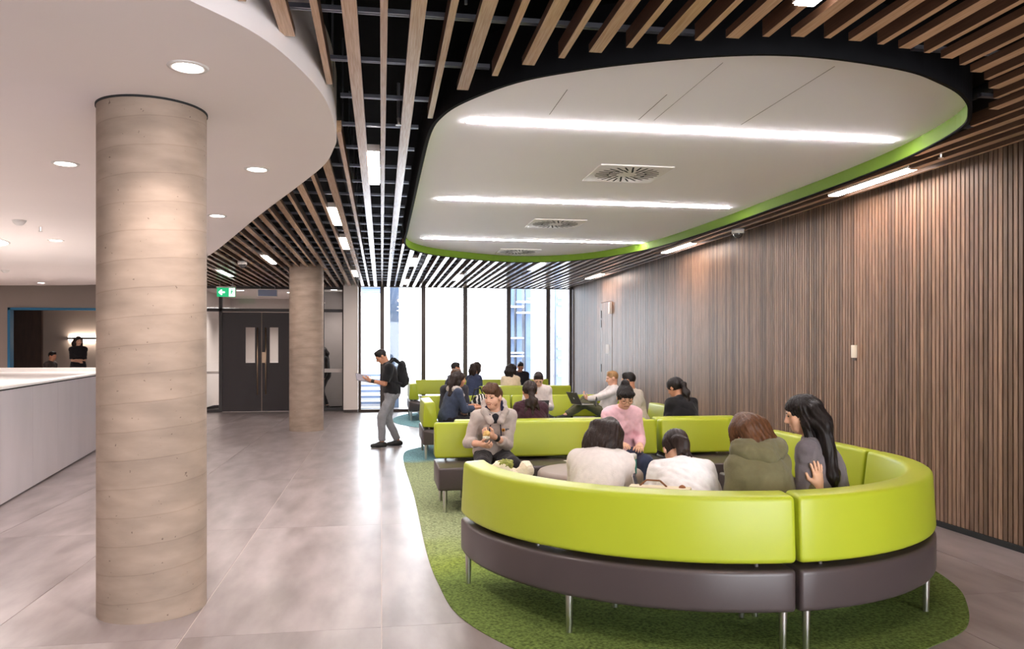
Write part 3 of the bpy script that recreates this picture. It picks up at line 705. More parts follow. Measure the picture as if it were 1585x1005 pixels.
def sdf_mesh(prims, h, k=.03, cuts=(), subs=(), disp=None):
    """prims: primitives (optionally (prim, k)); cuts: (point, normal) half-spaces removed; subs: primitives subtracted"""
    P = [(p, k) if not isinstance(p[0], tuple) else p for p in prims]
    B = [bounds(p) for p, _ in P]
    lo = np.min([b[0] for b in B], 0)-3*h-.01; hi = np.max([b[1] for b in B], 0)+3*h+.01
    n = np.ceil((hi-lo)/h).astype(int)+1
    ax = [(lo[i]+h*np.arange(n[i])).astype(np.float32) for i in range(3)]
    f = np.full(n, .25, np.float32)
    for (p, kk), b in zip(P, B):
        mg = kk+2*h+.01
        i0 = np.clip(((b[0]-mg-lo)/h).astype(int), 0, n-1); i1 = np.clip(((b[1]+mg-lo)/h).astype(int)+2, 1, n)
        sl = tuple(slice(i0[i], i1[i]) for i in range(3))
        X, Y, Z = np.meshgrid(ax[0][sl[0]], ax[1][sl[1]], ax[2][sl[2]], indexing='ij', sparse=True)
        d = evalp(p, X, Y, Z); g = f[sl]
        hh = np.maximum(kk-np.abs(g-d), 0)/kk
        f[sl] = np.minimum(g, d)-hh*hh*kk*.25
    X, Y, Z = np.meshgrid(*ax, indexing='ij', sparse=True)
    for p in subs: f = np.maximum(f, -evalp(p, X, Y, Z))
    for c, nn in cuts: f = np.maximum(f, (X-c[0])*nn[0]+(Y-c[1])*nn[1]+(Z-c[2])*nn[2])
    if disp is not None: f = f+disp(X, Y, Z)
    f = f.astype(np.float32)
    s = f < 0
    cnt = np.zeros(np.array(s.shape)-1, np.int8)
    for dx in (0, 1):
        for dy in (0, 1):
            for dz in (0, 1): cnt += s[dx:s.shape[0]-1+dx, dy:s.shape[1]-1+dy, dz:s.shape[2]-1+dz]
    act = (cnt > 0) & (cnt < 8); idx = np.argwhere(act)
    if len(idx) == 0: return np.zeros((0, 3)), np.zeros((0, 4), int)
    vid = np.full(act.shape, -1, np.int32); vid[act] = np.arange(len(idx))
    acc = np.zeros((len(idx), 3), np.float32); num = np.zeros(len(idx), np.float32)
    C = [np.array((i, j, l)) for i in (0, 1) for j in (0, 1) for l in (0, 1)]
    for a in range(8):
        for b in range(a+1, 8):
            dd = C[b]-C[a]
            if np.abs(dd).sum() != 1: continue
            ia = idx+C[a]; ib = idx+C[b]
            fa = f[ia[:, 0], ia[:, 1], ia[:, 2]]; fb = f[ib[:, 0], ib[:, 1], ib[:, 2]]
            m = (fa < 0) != (fb < 0); t = np.where(m, fa/(fa-fb+1e-12), 0)[:, None]
            acc += np.where(m[:, None], C[a]+t*dd, 0); num += m
    V = (idx+acc/num[:, None])*h+lo
    Q = []
    for axis in range(3):
        u, v = (axis+1) % 3, (axis+2) % 3
        sl0 = [slice(None)]*3; sl1 = [slice(None)]*3; sl0[axis] = slice(0, -1); sl1[axis] = slice(1, None)
        s0 = s[tuple(sl0)]; s1 = s[tuple(sl1)]
        e = np.argwhere(s0 != s1)
        e = e[(e[:, u] > 0) & (e[:, v] > 0) & (e[:, u] < s.shape[u]-1) & (e[:, v] < s.shape[v]-1)]
        if len(e) == 0: continue
        ins = s0[e[:, 0], e[:, 1], e[:, 2]]
        q = []
        for du, dv in ((-1, -1), (0, -1), (0, 0), (-1, 0)):
            c = e.copy(); c[:, u] += du; c[:, v] += dv; q.append(vid[c[:, 0], c[:, 1], c[:, 2]])
        q = np.stack(q, 1); q[~ins] = q[~ins][:, ::-1]; Q.append(q)
    return V, np.concatenate(Q)
def put(name, VQ, m, parent):
    V = np.concatenate([v for v, q in VQ]); off = 0; Qs = []
    for v, q in VQ: Qs.append(q+off); off += len(v)
    Q = np.concatenate(Qs)
    me = bpy.data.meshes.new(name)
    me.vertices.add(len(V)); me.vertices.foreach_set('co', V.astype(np.float32).ravel())
    me.loops.add(Q.size); me.loops.foreach_set('vertex_index', Q.astype(np.int32).ravel())
    me.polygons.add(len(Q)); me.polygons.foreach_set('loop_start', np.arange(0, Q.size, 4, dtype=np.int32))
    me.update(calc_edges=True); me.validate()
    if m: me.materials.append(m)
    me.shade_smooth()
    return link(bpy.data.objects.new(name, me), parent)
def folds(seed, amp, wl, ridge=True):
    r = np.random.RandomState(seed); K = []
    for i in range(5):
        d = r.normal(size=3); d /= np.linalg.norm(d); K.append((d*2*PI/(wl*r.uniform(.7, 1.6)), r.uniform(0, 6.3)))
    def fn(X, Y, Z):
        s = 0
        for i, ((kx, ky, kz), ph) in enumerate(K):
            q = np.sin(kx*X+ky*Y+kz*Z+ph+1.8*np.sin((ky*X+kz*Y+kx*Z)*.45+ph))
            s = s+(q if i < 2 or not ridge else .9-2.2*np.sqrt(np.abs(q)+.02))
        return (amp*.45*s).astype(np.float32)
    return fn
def Rx(a): c, s = math.cos(a), math.sin(a); return np.array([[1, 0, 0], [0, c, -s], [0, s, c]])
def Ry(a): c, s = math.cos(a), math.sin(a); return np.array([[c, 0, s], [0, 1, 0], [-s, 0, c]])
def Rz(a): c, s = math.cos(a), math.sin(a); return np.array([[c, -s, 0], [s, c, 0], [0, 0, 1]])
def unit(v): v = np.array(v, float); return v/(np.linalg.norm(v)+1e-9)
def ik(a, b, l1, l2, pole):
    d = b-a; D = np.linalg.norm(d); D2 = min(D, (l1+l2)*.995); b = a+d/D*D2
    x = (l1*l1-l2*l2+D2*D2)/(2*D2); hgt = math.sqrt(max(l1*l1-x*x, 0)); u = d/D
    p = np.array(pole, float); p = unit(p-u*(p @ u)); return a+u*x+p*hgt, b
M_SKIN = lambda n, c: mat('skin_'+n, srgb(*c), .5, var=.05, scale=18, spec=.35)
SK = {'fair': M_SKIN('fair', (222, 172, 146)), 'light': M_SKIN('light', (226, 178, 148)), 'tan': M_SKIN('tan', (196, 140, 110)), 'brown': M_SKIN('brown', (168, 112, 86))}
def hair_mat(n, c): return mat('hair_'+n, tuple(x*.6 for x in srgb(*c)), .48, scale=70, stretch=(1, 1, .08), col2=tuple(x*1.3 for x in srgb(*c)), spec=.28, bump=.35, bscale=120)
HR = {'black': hair_mat('black', (30, 23, 22)), 'dark': hair_mat('dark', (44, 31, 27)), 'brown': hair_mat('brown', (86, 58, 40)), 'chest': hair_mat('chestnut', (92, 58, 34)), 'blond': hair_mat('blond', (164, 126, 84))}
def cloth(n, c, r=.85, var=.06): return mat('cloth_'+n, srgb(*c), r, var=var, scale=30, bump=.25, bscale=180, spec=.2, sheen=.15)
M_eye = mat('eye_dark', (.02, .014, .012), .2); M_lip = mat('lips', srgb(176, 104, 94), .5)
def hand_prims(w_, d, n, thumb, curl):
    """w_ wrist, d along the fingers, n palm normal (palm faces n), thumb +1/-1 side of d x n"""
    d = unit(d); n = unit(n-d*(n @ d)); s = np.cross(d, n)*thumb
    P = [(rc(w_, w_+d*.03, .025, .027), .02), (rc(w_+d*.035+s*.018, w_+d*.08+s*.022, .019, .016), .02), (rc(w_+d*.035-s*.018, w_+d*.075-s*.022, .019, .016), .02), (rc(w_+d*.05, w_+d*.085, .018, .016), .02)]
    for o, l in ((.031, .068), (.0105, .076), (-.0105, .072), (-.030, .056)):
        p = w_+d*(.088-abs(o)*.25)+s*o; ang = curl*.5; fan = s*o*(7 if curl < .2 else 2); dirv = unit(d*math.cos(ang)+n*math.sin(ang)+fan)
        for seg, r in ((.45, .0092), (.32, .0085), (.23, .0078)):
            q = p+dirv*l*seg; P.append((rc(p, q, r, r*.94), .006)); p = q; ang += curl; dirv = unit(d*math.cos(ang)+n*math.sin(ang)+fan)
    p = w_+d*.03+s*.028+n*.006; q = p+unit(d*.6+s*.65+n*.35*(1+curl*.4))*.042; P.append((rc(p, q, .014, .0115), .015))
    e = q+unit(d*.85+s*.15+n*.4*(.5+curl))*.034; P.append((rc(q, e, .011, .0085), .008))
    return P
def head_prims(c, R):
    T = lambda *v: c+R @ np.array(v, float)
    P = [(el(T(0, -.012, .028), (.076, .096, .088), R), .03), (el(T(0, .028, -.035), (.058, .062, .075), R), .03), (el(T(0, .052, -.082), (.03, .026, .022), R), .03),
         (rc(T(0, .083, .022), T(0, .105, -.022), .009, .0135), .012), (rc(T(-.012, .094, -.026), T(.012, .094, -.026), .008), .01),
         (rc(T(-.04, .073, .03), T(.04, .073, .03), .013), .02), (rc(T(-.045, .052, -.02), T(-.042, .055, -.03), .02), .02), (rc(T(.045, .052, -.02), T(.042, .055, -.03), .02), .02),
         (rc(T(-.018, .083, -.053), T(.018, .083, -.053), .0085), .008)]
    for s in (-1, 1): P += [(el(T(s*.078, -.008, -.004), (.010, .022, .033), R), .008)]
    subs = [el(T(s*.032, .097, .008), (.017, .014, .011), R) for s in (-1, 1)]
    return P, subs
def person(name, label, x, y, deg, skin='tan', hair='black', style='short', top=(120, 120, 120), pants=(50, 52, 64), z0=0.0, hip=.545, lean=15, bend=12, roll=0,
           head=(0, 10), hands=None, poles=None, feet=None, knees=None, sleeve=1.0, s=1.0, fem=False, near=True, face=False, hair_w=1.0, hand_dir=None, curl=.5, collar=None, shoes=(30, 28, 28),
           hair_len=.3, thick=.016, seed=0, extra=None, hair_side=0, palm=None, twist=0, belly=0):
    t = thing(name, label, 'person', (x, y, z0), -rad(deg))
    hv = .0058 if near else .0085; bv = .0115 if near else .016
    lean, bend, roll = rad(lean), rad(bend), rad(roll)
    up = lambda a: Rz(rad(-twist)) @ Ry(roll) @ np.array((0, math.sin(a), math.cos(a)))
    Hc = np.array((0, 0, hip)); waist = Hc+s*.13*up(lean*.4); chest = waist+s*.19*up(lean+bend*.3); nb_ = chest+s*.19*up(lean+bend)
    rgt = Rz(rad(-twist)) @ Ry(roll) @ np.array((1, 0, 0)); fw_ = unit(np.cross(up(lean+bend), rgt))
    shw = s*(.142 if fem else .168); sh = [nb_-s*.062*up(lean+bend)+rgt*q*shw for q in (-1, 1)]
    hy, hp = head[0], head[1]; hr = head[2] if len(head) > 2 else 0
    RH = Rz(rad(-hy)) @ Ry(rad(hr)) @ Rx(rad(-hp))
    hc = nb_+s*(.046*up(lean+bend*1.3))+s*.115*(RH @ np.array((0, .12, .99)))
    RT = np.stack([rgt, np.cross(up(lean), rgt), up(lean)], 1)
    hd = hands or ((-.12, .36, .66), (.12, .36, .66)); po = poles or ((-.35, -.5, -.8), (.35, -.5, -.8))
    ua, fa = s*.285, s*.25
    arms = []
    for i in (0, 1):
        e, wv = ik(sh[i], np.array(hd[i], float), ua, fa, po[i]); arms.append((sh[i], e, wv))
    hips = [Hc+np.array((q*.09*s, 0, -.01)) for q in (-1, 1)]
    ft = feet or ((-.11, .47, .085), (.11, .47, .085)); kp = knees or ((-.15, .6, .8), (.15, .6, .8))
    lg = []
    for i in (0, 1):
        kn, an = ik(hips[i], np.array(ft[i], float), s*.44, s*.42, kp[i]); lg.append((hips[i], kn, an))
    def fdir(a, an):
        q = np.array((an-a)[:2].tolist()+[0.])
        return np.array((0, 1., 0)) if hip > .7 or np.linalg.norm(q) < .12 else unit(q)
    def torso(g):
        wx = .15 if fem else .165
        P = [(el(Hc+np.array((0, -.005, .03)), (wx+g+.01, .125+g, .12+g)), .06), (el(waist+fw_*belly, ((.135 if fem else .15)+g, .105+g, .14+g), RT), .07), (el(chest+fw_*.005, ((.148 if fem else .165)+g, .108+g, .165+g), RT), .07)]
        for i in (0, 1):
            P.append((rc(nb_-up(lean+bend)*.045+rgt*(-.03 if i == 0 else .03), sh[i], .058+g*.7, .047+g), .05))
            P.append((rc(nb_+up(lean+bend)*.01, sh[i]+up(lean)*.01, .036+g*.5, .034+g*.6), .04))
        return P
    # body: torso and limbs coarse, head and hands fine
    P = torso(-.012)
    for a, e, w_ in arms: P += [(rc(a, e, .044, .038), .03), (rc(e, w_, .040, .026), .02)]
    for a, kk, an in lg: P += [(rc(a, kk, .075, .05), .04), (rc(kk, an, .048, .034), .02), (rc(an, an+fdir(a, an)*.10-np.array((0, 0, .045)), .03, .026), .02)]
    P += [(rc(nb_-up(lean)*.03, hc-RH @ np.array((0, .02, .06)), .052 if fem else .058, .048 if fem else .054), .04)]
    parts = [sdf_mesh(P, bv)]
    hP, hS = head_prims(hc, RH)
    hP.append((rc(nb_, hc-RH @ np.array((0, .025, .05)), .052 if fem else .057, .049 if fem else .054), .03))
    parts.append(sdf_mesh(hP, hv if face else hv*1.4, subs=hS))
    for i, (a, e, w_) in enumerate(arms):
        dv = unit(w_-e) if not hand_dir else unit(hand_dir[i])
        nn = np.array((0, -.3, -1.0)) if not palm else np.array(palm[i], float)
        HP = hand_prims(w_, dv, nn, (-1 if i == 0 else 1) if not palm or len(palm) < 3 else palm[2][i], curl)
        HP.append((rc(w_-unit(w_-e)*.10, w_, .034, .026), .02))
        parts.append(sdf_mesh(HP, .0038 if near else .008))
    body = put('body', parts, SK[skin], t)
    T = lambda *v: hc+RH @ np.array(v, float)
    # clothes
    P = torso(thick)
    sl = []
    for a, e, w_ in arms:
        if sleeve >= 1: P += [(rc(a, e, .050+thick*.6, .043+thick*.5), .035), (rc(e, e+(w_-e)*.97, .044+thick*.5, .031+thick*.5, True), .02)]
        elif sleeve > .5: P += [(rc(a, e, .050+thick*.6, .043+thick*.5), .035), (rc(e, e+(w_-e)*(sleeve*2-1), .044+thick*.5, .044+thick*.4, True), .02)]
        else: P += [(rc(a, a+(e-a)*sleeve*2, .058+thick*.7, .056+thick*.7, True), .035)]
    cuts = [(nb_+up(lean+bend)*.035, up(lean+bend*1.2))]
    put('top', [sdf_mesh(P, .009 if near else .014, cuts=cuts, disp=folds(seed, .0052, .15))], cloth(*top) if isinstance(top[0], str) else top, t)
    P = [(el(Hc+np.array((0, -.005, .0)), (.17, .135, .12)), .05)]
    for a, kk, an in lg: P += [(rc(a, kk, .090, .068), .05), (rc(kk, kk+(an-kk)*.93, .066, .055, True), .03)]
    put('trousers', [sdf_mesh(P, .011 if near else .016, disp=folds(seed+3, .005, .12))], cloth(*pants) if isinstance(pants[0], str) else pants, t)
    for i, (a, kk, an) in enumerate(lg):
        fd = fdir(a, an)
        sh_ = [(rc(an-fd*.045-np.array((0, 0, .045)), an+fd*.05-np.array((0, 0, .04)), .042, .044), .03), (rc(an+fd*.05-np.array((0, 0, .045)), an+fd*.165-np.array((0, 0, .055)), .044, .034), .03), (rc(an-np.array((0, 0, .04)), an, .046, .046, True), .03)]
        put('shoe', [sdf_mesh(sh_, .009, cuts=[(np.array((0, 0, an[2]-.083)), np.array((0, 0, -1.)))])], mat('shoe_%d_%d_%d' % shoes, srgb(*shoes), .5), t)
    # hair
    HP = []; HSub = []; cutsH = []
    full = fem
    cap = (el(T(0, -.016, .036), (.080+(.009 if full else 0), .100+(.008 if full else 0), .0925+(.005 if full else 0)), RH), .02)
    HP.append(cap)
    HSub.append(el(T(0, .125, -.05 if style in ('quiff', 'bun') else -.035), (.070, .098, .105), RH)); TL_ = []
    if style == 'short':
        cutsH = [(T(0, -.06, -.068), RH @ unit((0, .55, -.85)))]
        HP += [(rc(T(-.04, .04, .098), T(.04, .04, .098), .021), .04)]
    elif style == 'quiff':
        cutsH = [(T(0, -.06, -.06), RH @ unit((0, .6, -.8)))]
        HP += [(rc(T(-.05, .055, .095), T(.055, .055, .100), .034), .03), (rc(T(-.045, .02, .125), T(.05, .0, .125), .03), .04), (rc(T(-.04, .085, .075), T(.05, .08, .085), .018), .02)]
    elif style == 'bun':
        cutsH = [(T(0, -.06, -.062), RH @ unit((0, .5, -.86)))]
        HP += [(rc(T(-.06, .06, .075), T(.06, .06, .075), .02), .03), (el(T(0, -.075, .125), (.045, .045, .04), RH), .02), (rc(T(.074, .03, .03), T(.07, .02, -.05), .014, .006), .015)]
    elif style == 'pony':
        cutsH = [(T(0, -.06, -.068), RH @ unit((0, .5, -.86)))]
        b = T(0, -.118, .01); HP += [(rc(T(-.03, -.09, .02), T(.03, -.09, .02), .03), .03), (rc(b, b+(RH @ np.array((0, -.025, -.03))), .024, .026), .02)]
        e = T(0, -.135, -.01); d = np.array((hair_side*.02, 0, 0))-up(lean)*hair_len-fw_*.045
        TL_ += [(rc(b, e, .026, .03), .02), (rc(e, e+d*.45+np.array((0, -.02, 0)), .032, .038), .03), (rc(e+d*.45+np.array((0, -.02, 0)), e+d, .038, .014), .03)]
        for q in (-.03, .03): TL_.append((rc(e+d*.4+np.array((q*.6*hair_w, -.01, 0)), e+d*.9+np.array((q*1.3*hair_w, .01, 0)), .022*(.6+.4*hair_w), .010), .02))
    elif style == 'lowbun':
        cutsH = [(T(0, -.06, -.07), RH @ unit((0, .5, -.86)))]
        b = T(.015, -.115, -.035); dn = -up(lean)
        TL_ += [(el(b, (.05, .036, .05), RH), .02), (rc(b, b+dn*.07+rgt*.02, .034, .016), .02), (rc(b-rgt*.02, b-rgt*.045+dn*.12, .014, .005), .01), (rc(b+rgt*.02, b+rgt*.05+dn*.09, .014, .005), .01), (rc(T(0, -.10, .0), b, .05, .04), .02)]
    elif style == 'long':
        L_ = hair_len; bk = -up(lean)*L_
        for q in (-1, 1):
            HP += [(rc(T(q*.066, -.01, .05), T(q*.080, -.012, -.05), .034, .034), .03), (rc(T(q*.080, -.015, -.05), T(q*.085, -.03, -.05)+bk*.6, .032, .028), .03), (rc(T(q*.085, -.03, -.05)+bk*.6, T(q*.075*(.4+.6*hair_w), -.045, -.05)+bk, .028, .016), .03)]
        for q in (-.055*hair_w, 0, .055*hair_w):
            HP += [(rc(T(q, -.085, .02), T(q*1.3, -.105, -.08), .05, .052), .04), (rc(T(q*1.3, -.105, -.08), T(q*1.6, -.105, -.06)+bk*.75, .048, .04), .04), (rc(T(q*1.6, -.105, -.06)+bk*.75, T(q*1.5+hair_side*.03, -.10, -.06)+bk, .036, .014), .03)]
    elif style == 'bob':
        L_ = hair_len
        for q in (-1, 1): HP += [(rc(T(q*.066, .015, .05), T(q*.084, .02, -.06), .030, .030), .03), (rc(T(q*.084, .02, -.06), T(q*.078, .01, -.06-L_*.6), .028, .018), .03)]
        for q in (-.06, -.02, .02, .06): HP += [(rc(T(q, -.09, .02), T(q*1.2, -.095, -.08), .05, .048), .04), (rc(T(q*1.2, -.095, -.08), T(q*1.25, -.085, -.08-L_*.6), .044, .028), .04)]
    iR = RH.T
    def strands(X, Y, Z):
        x_ = X-hc[0]; y_ = Y-hc[1]; z_ = Z-hc[2]
        a = np.arctan2(iR[0, 0]*x_+iR[0, 1]*y_+iR[0, 2]*z_, -(iR[1, 0]*x_+iR[1, 1]*y_+iR[1, 2]*z_)-.0)
        return (.0022*np.sin(a*26+4*np.sin(z_*18+seed))+.0016*np.sin(a*47+seed+6*np.sin(z_*11))).astype(np.float32)
    HM_ = [sdf_mesh(HP, hv*1.05, k=.02, cuts=cutsH, subs=HSub, disp=(lambda X, Y, Z, g_=folds(seed+5, .0042 if style in ('bob', 'long') else .002, .13, False): strands(X, Y, Z)+g_(X, Y, Z)) if (near or fem) else None)]
    if TL_: HM_.append(sdf_mesh(TL_, hv*1.05, k=.02, disp=folds(seed+9, .005, .07, False)))
    put('hair', HM_, HR[hair], t)
    if face:
        for q in (-1, 1):
            put('eye', [sdf_mesh([(el(T(q*.032, .085, .010), (.0125, .006, .006), RH), .01)], .002)], M_eye, t)
            put('eyebrow', [sdf_mesh([(rc(T(q*.016, .090, .030), T(q*.048, .078, .032), .0045, .0035), .01)], .002)], HR[hair], t)
        put('lips', [sdf_mesh([(rc(T(-.020, .0875, -.0535), T(.020, .0875, -.0535), .0055), .005)], .0022)], M_lip, t)
    ctx = dict(t=t, T=T, RH=RH, hc=hc, nb=nb_, sh=sh, arms=arms, chest=chest, up=up, lean=lean, bend=bend, fw=fw_, rgt=rgt, lg=lg, waist=waist, Hc=Hc, RT=RT)
    if extra: extra(ctx)
    return ctx
# ================================================================== THE PEOPLE IN THE PHOTOGRAPH
def curve_mesh(pts, r, h, k=.02, disp=None): return sdf_mesh([(rc(a, b, r), k) for a, b in zip(pts, pts[1:])], h, disp=disp)
JEANS = ('blue_jeans', (58, 66, 90)); BLK = ('black_cotton', (24, 22, 24)); DJ = ('dark_jeans', (38, 36, 42))
# --- man standing with a backpack
def ex_stand(c):
    t = c['t']; ch = c['chest']; 
    for i, zz in enumerate((.07, .045, .02)):
        p = ch+c['fw']*.124+c['rgt']*-.075+np.array((0, 0, zz))
        MB().box(-.032+.01*i, .03, -.006, .004, -.006, .006).obj('shirt_print', mat('print_white', (.8, .8, .8), .8), t, loc=tuple(p))
    a, e, w_ = c['arms'][0]
    put('wristwatch', [curve_mesh([w_-unit(w_-e)*.03, w_-unit(w_-e)*.06], .034, .006)], mat('watch_black', (.02, .02, .02), .3), t)
person('person', 'man standing on the floor in black T-shirt and grey jeans reading a tablet', .17, 13.6, 262, 'tan', 'black', 'short', ('black_tee', (26, 25, 27)), ('grey_denim', (142, 142, 146)), hip=.90, lean=3, bend=14, head=(-4, 38),
       hands=((-.07, .36, 1.12), (.09, .33, 1.10)), poles=((-.4, -.6, -.6), (.4, -.6, -.6)), feet=((-.07, .17, .085), (.09, -.12, .085)), knees=((0, 1, 0), (0, 1, .0)), sleeve=.42, s=.985, face=True, seed=1, curl=.35, palm=((.6, 0, .8), (-.6, 0, .8)), extra=ex_stand)
bp = thing('backpack', 'black backpack worn by the standing man', 'backpack', (.17, 13.6, 0), -rad(262))
put('pack', [sdf_mesh([(el((0, -.175, 1.28), (.13, .075, .17)), .03), (el((0, -.185, 1.13), (.14, .085, .14)), .06), (el((0, -.25, 1.12), (.10, .04, .09)), .03)], .011, disp=folds(5, .004, .09))], cloth('backpack', (30, 30, 33)), bp)
for q in (-1, 1): put('shoulder_strap', [curve_mesh([np.array(v) for v in ((q*.10, -.15, 1.40), (q*.115, -.03, 1.475), (q*.12, .09, 1.38), (q*.125, .12, 1.25), (q*.14, -.02, 1.10), (q*.12, -.14, 1.06))], .022, .010)], MATS['cloth_backpack'], bp)
tb = thing('tablet', 'grey tablet in the hands of the standing man', 'tablet', (.17, 13.6, 0), -rad(262))
RTB = Matrix.Rotation(rad(-32), 3, 'Y') @ Matrix.Rotation(rad(12), 3, 'X')
case_ = MB().box(-.10, .10, -.13, .13, -.004, .004, RTB, (0, .47, 1.16)).obj('case', mat('tablet_grey', srgb(120, 116, 122), .4), tb)
MB().box(-.09, .09, -.12, .12, .004, .006, RTB, (0, .47, 1.16)).obj('screen', mat('tablet_screen', srgb(150, 146, 156), .15), case_)

# --- man in the grey hoodie
def ex_hoodie(c):
    t = c['t']; nb_ = c['nb']; u = c['up'](c['lean']+c['bend']); f = c['fw']; r = c['rgt']
    navy = cloth('hood_lining', (34, 36, 66))
    ring = [nb_+f*.10-u*.04+r*.055, nb_+f*.02+u*.03+r*.10, nb_-f*.075+u*.055+r*.08, nb_-f*.115+u*.05, nb_-f*.075+u*.055-r*.08, nb_+f*.02+u*.03-r*.10, nb_+f*.10-u*.04-r*.055]
    hood_ = put('hood', [sdf_mesh([(rc(a, b, .036), .03) for a, b in zip(ring, ring[1:])]+[(el(nb_-f*.10+u*.0, (.12, .06, .10), c['RT']), .05)], .009, disp=folds(31, .004, .08))], MATS['cloth_grey_hoodie'], t)
    ring2 = [p+u*.022-f*.004 for p in ring]
    put('hood_lining', [sdf_mesh([(rc(a*.9+nb_*.1, b*.9+nb_*.1, .030), .02) for a, b in list(zip(ring2, ring2[1:]))[1:5]]+[(rc(ring2[1]*.9+nb_*.1, ring2[0]*.95+nb_*.05+u*.01, .028, .014), .02), (rc(ring2[5]*.9+nb_*.1, ring2[6]*.95+nb_*.05+u*.01, .028, .014), .02)], .008)], navy, hood_)
    put('undershirt', [sdf_mesh([(el(nb_+f*.066-u*.03, (.05, .04, .06), c['RT']), .02)], .008)], cloth('dark_tee', (40, 40, 46)), t)
    for q in (-1, 1):
        p0 = nb_+f*.125-u*.06+r*q*.05; p1 = p0-u*.16+f*.035+r*q*.02
        put('drawstring', [curve_mesh([p0, p1], .006, .004)], navy, t)
    p = c['chest']+f*.128-r*.085+u*.06
    Rm = Matrix(np.stack([-r, -f, u], 1).tolist()) if False else Matrix([[float(r[i]), float(f[i]), float(u[i])] for i in range(3)])
    cr_ = MB().cyl(tuple(p), tuple(p+f*.010), .017, .017, 14).obj('crest', mat('crest_orange', srgb(226, 150, 40), .6), t)
    MB().cyl(tuple(p+f*.010), tuple(p+f*.012), .008, .008, 10).obj('crest_centre', mat('crest_dark', srgb(70, 40, 20), .6), cr_)
    for dz in (.009, -.004, -.013): MB().box(-.058, -.022, -.002, .008, -.003+dz, .003+dz, Rm, tuple(p)).obj('crest_lettering', mat('crest_grey', srgb(80, 84, 92), .7), cr_)
    a, e, w_ = c['arms'][0]; d = unit(w_-e)
    put('wristwatch', [sdf_mesh([(rc(w_-d*.055, w_-d*.025, .036, .034, True), .01)], .005)], mat('watch_black', (.02, .02, .02), .3), t)
    T = c['T']
    put('beard', [sdf_mesh([(el(T(0, .028, -.036), (.0592, .0633, .0755), c['RH']), .02), (el(T(0, .052, -.0825), (.0312, .0272, .0228), c['RH']), .02), (rc(T(-.018, .084, -.041), T(.018, .084, -.041), .004), .01)], .004, cuts=[(T(0, .06, -.034), c['RH'] @ unit((0, .1, 1))), (T(0, 0, -.05), c['RH'] @ unit((0, -1, .35)))], subs=[el(T(0, .095, -.052), (.026, .016, .012), c['RH'])])], mat('stubble', srgb(176, 122, 96), .7), t)
HM = person('person', 'bearded young man in grey hoodie seated on the long lime sofa, eating', 1.14, 8.26, 180, 'fair', 'brown', 'quiff', ('grey_hoodie', (190, 177, 170)), ('charcoal_trousers', (44, 40, 44)), hip=.545, lean=20, bend=14, head=(42, 6),
       hands=((.03, .37, .77), (.16, .36, .70)), poles=((-.5, -.5, -.7), (.45, -.6, -.6)), feet=((-.14, .42, .085), (.14, .42, .085)), knees=((-.10, .6, .8), (.10, .6, .8)), sleeve=.74, face=True, seed=2, curl=.75, thick=.016,
       hand_dir=((.85, .25, .35), (-.35, .5, -.1)), palm=((0, -.5, .6), (-.7, 0, .6)), extra=ex_hoodie)
sw_ = thing('sandwich', 'bitten bread roll in the hands of the hoodie man', 'food', (1.14-.115, 8.26-.42, .795))
put('bread', [sdf_mesh([(el((0, 0, 0), (.030, .030, .034)), .01), (el((.01, -.01, .018), (.024, .024, .022)), .02)], .006, disp=folds(8, .003, .03))], mat('bread', srgb(222, 180, 110), .7, var=.15, scale=30), sw_)
put('wrapper', [sdf_mesh([(el((0, 0, -.022), (.031, .031, .022)), .01)], .006, disp=folds(9, .004, .03))], mat('paper_wrap', srgb(236, 228, 208), .7), sw_)

# --- woman in pink
def ex_pink(c):
    T = c['T']; t = c['t']; g = mat('spectacle_gold', srgb(150, 110, 80), .3, metal=.8)
    for q in (-1, 1):
        MB().tube([tuple(T(q*.034+.024*math.cos(a), .103, .006+.020*math.sin(a))) for a in [i*PI/8 for i in range(17)]], .0022, 6).obj('spectacle_rim', g, t)
        MB().tube([tuple(T(q*.058, .100, .010)), tuple(T(q*.080, .0, .008))], .002, 6).obj('temple_arm', g, t)
    MB().tube([tuple(T(-.010, .104, .010)), tuple(T(.010, .104, .010))], .002, 6).obj('bridge', g, t)
person('person', 'woman with glasses and hair tied up, in pink sweater, on the long lime sofa', 2.49, 8.20, 180, 'light', 'black', 'bun', ('pink_sweater', (244, 198, 207)), JEANS, lean=16, bend=14, head=(4, 30), fem=True,
       hands=((-.13, .34, .66), (.10, .36, .68)), face=True, seed=3, thick=.022, feet=((-.12, .40, .085), (.12, .40, .085)), extra=ex_pink)
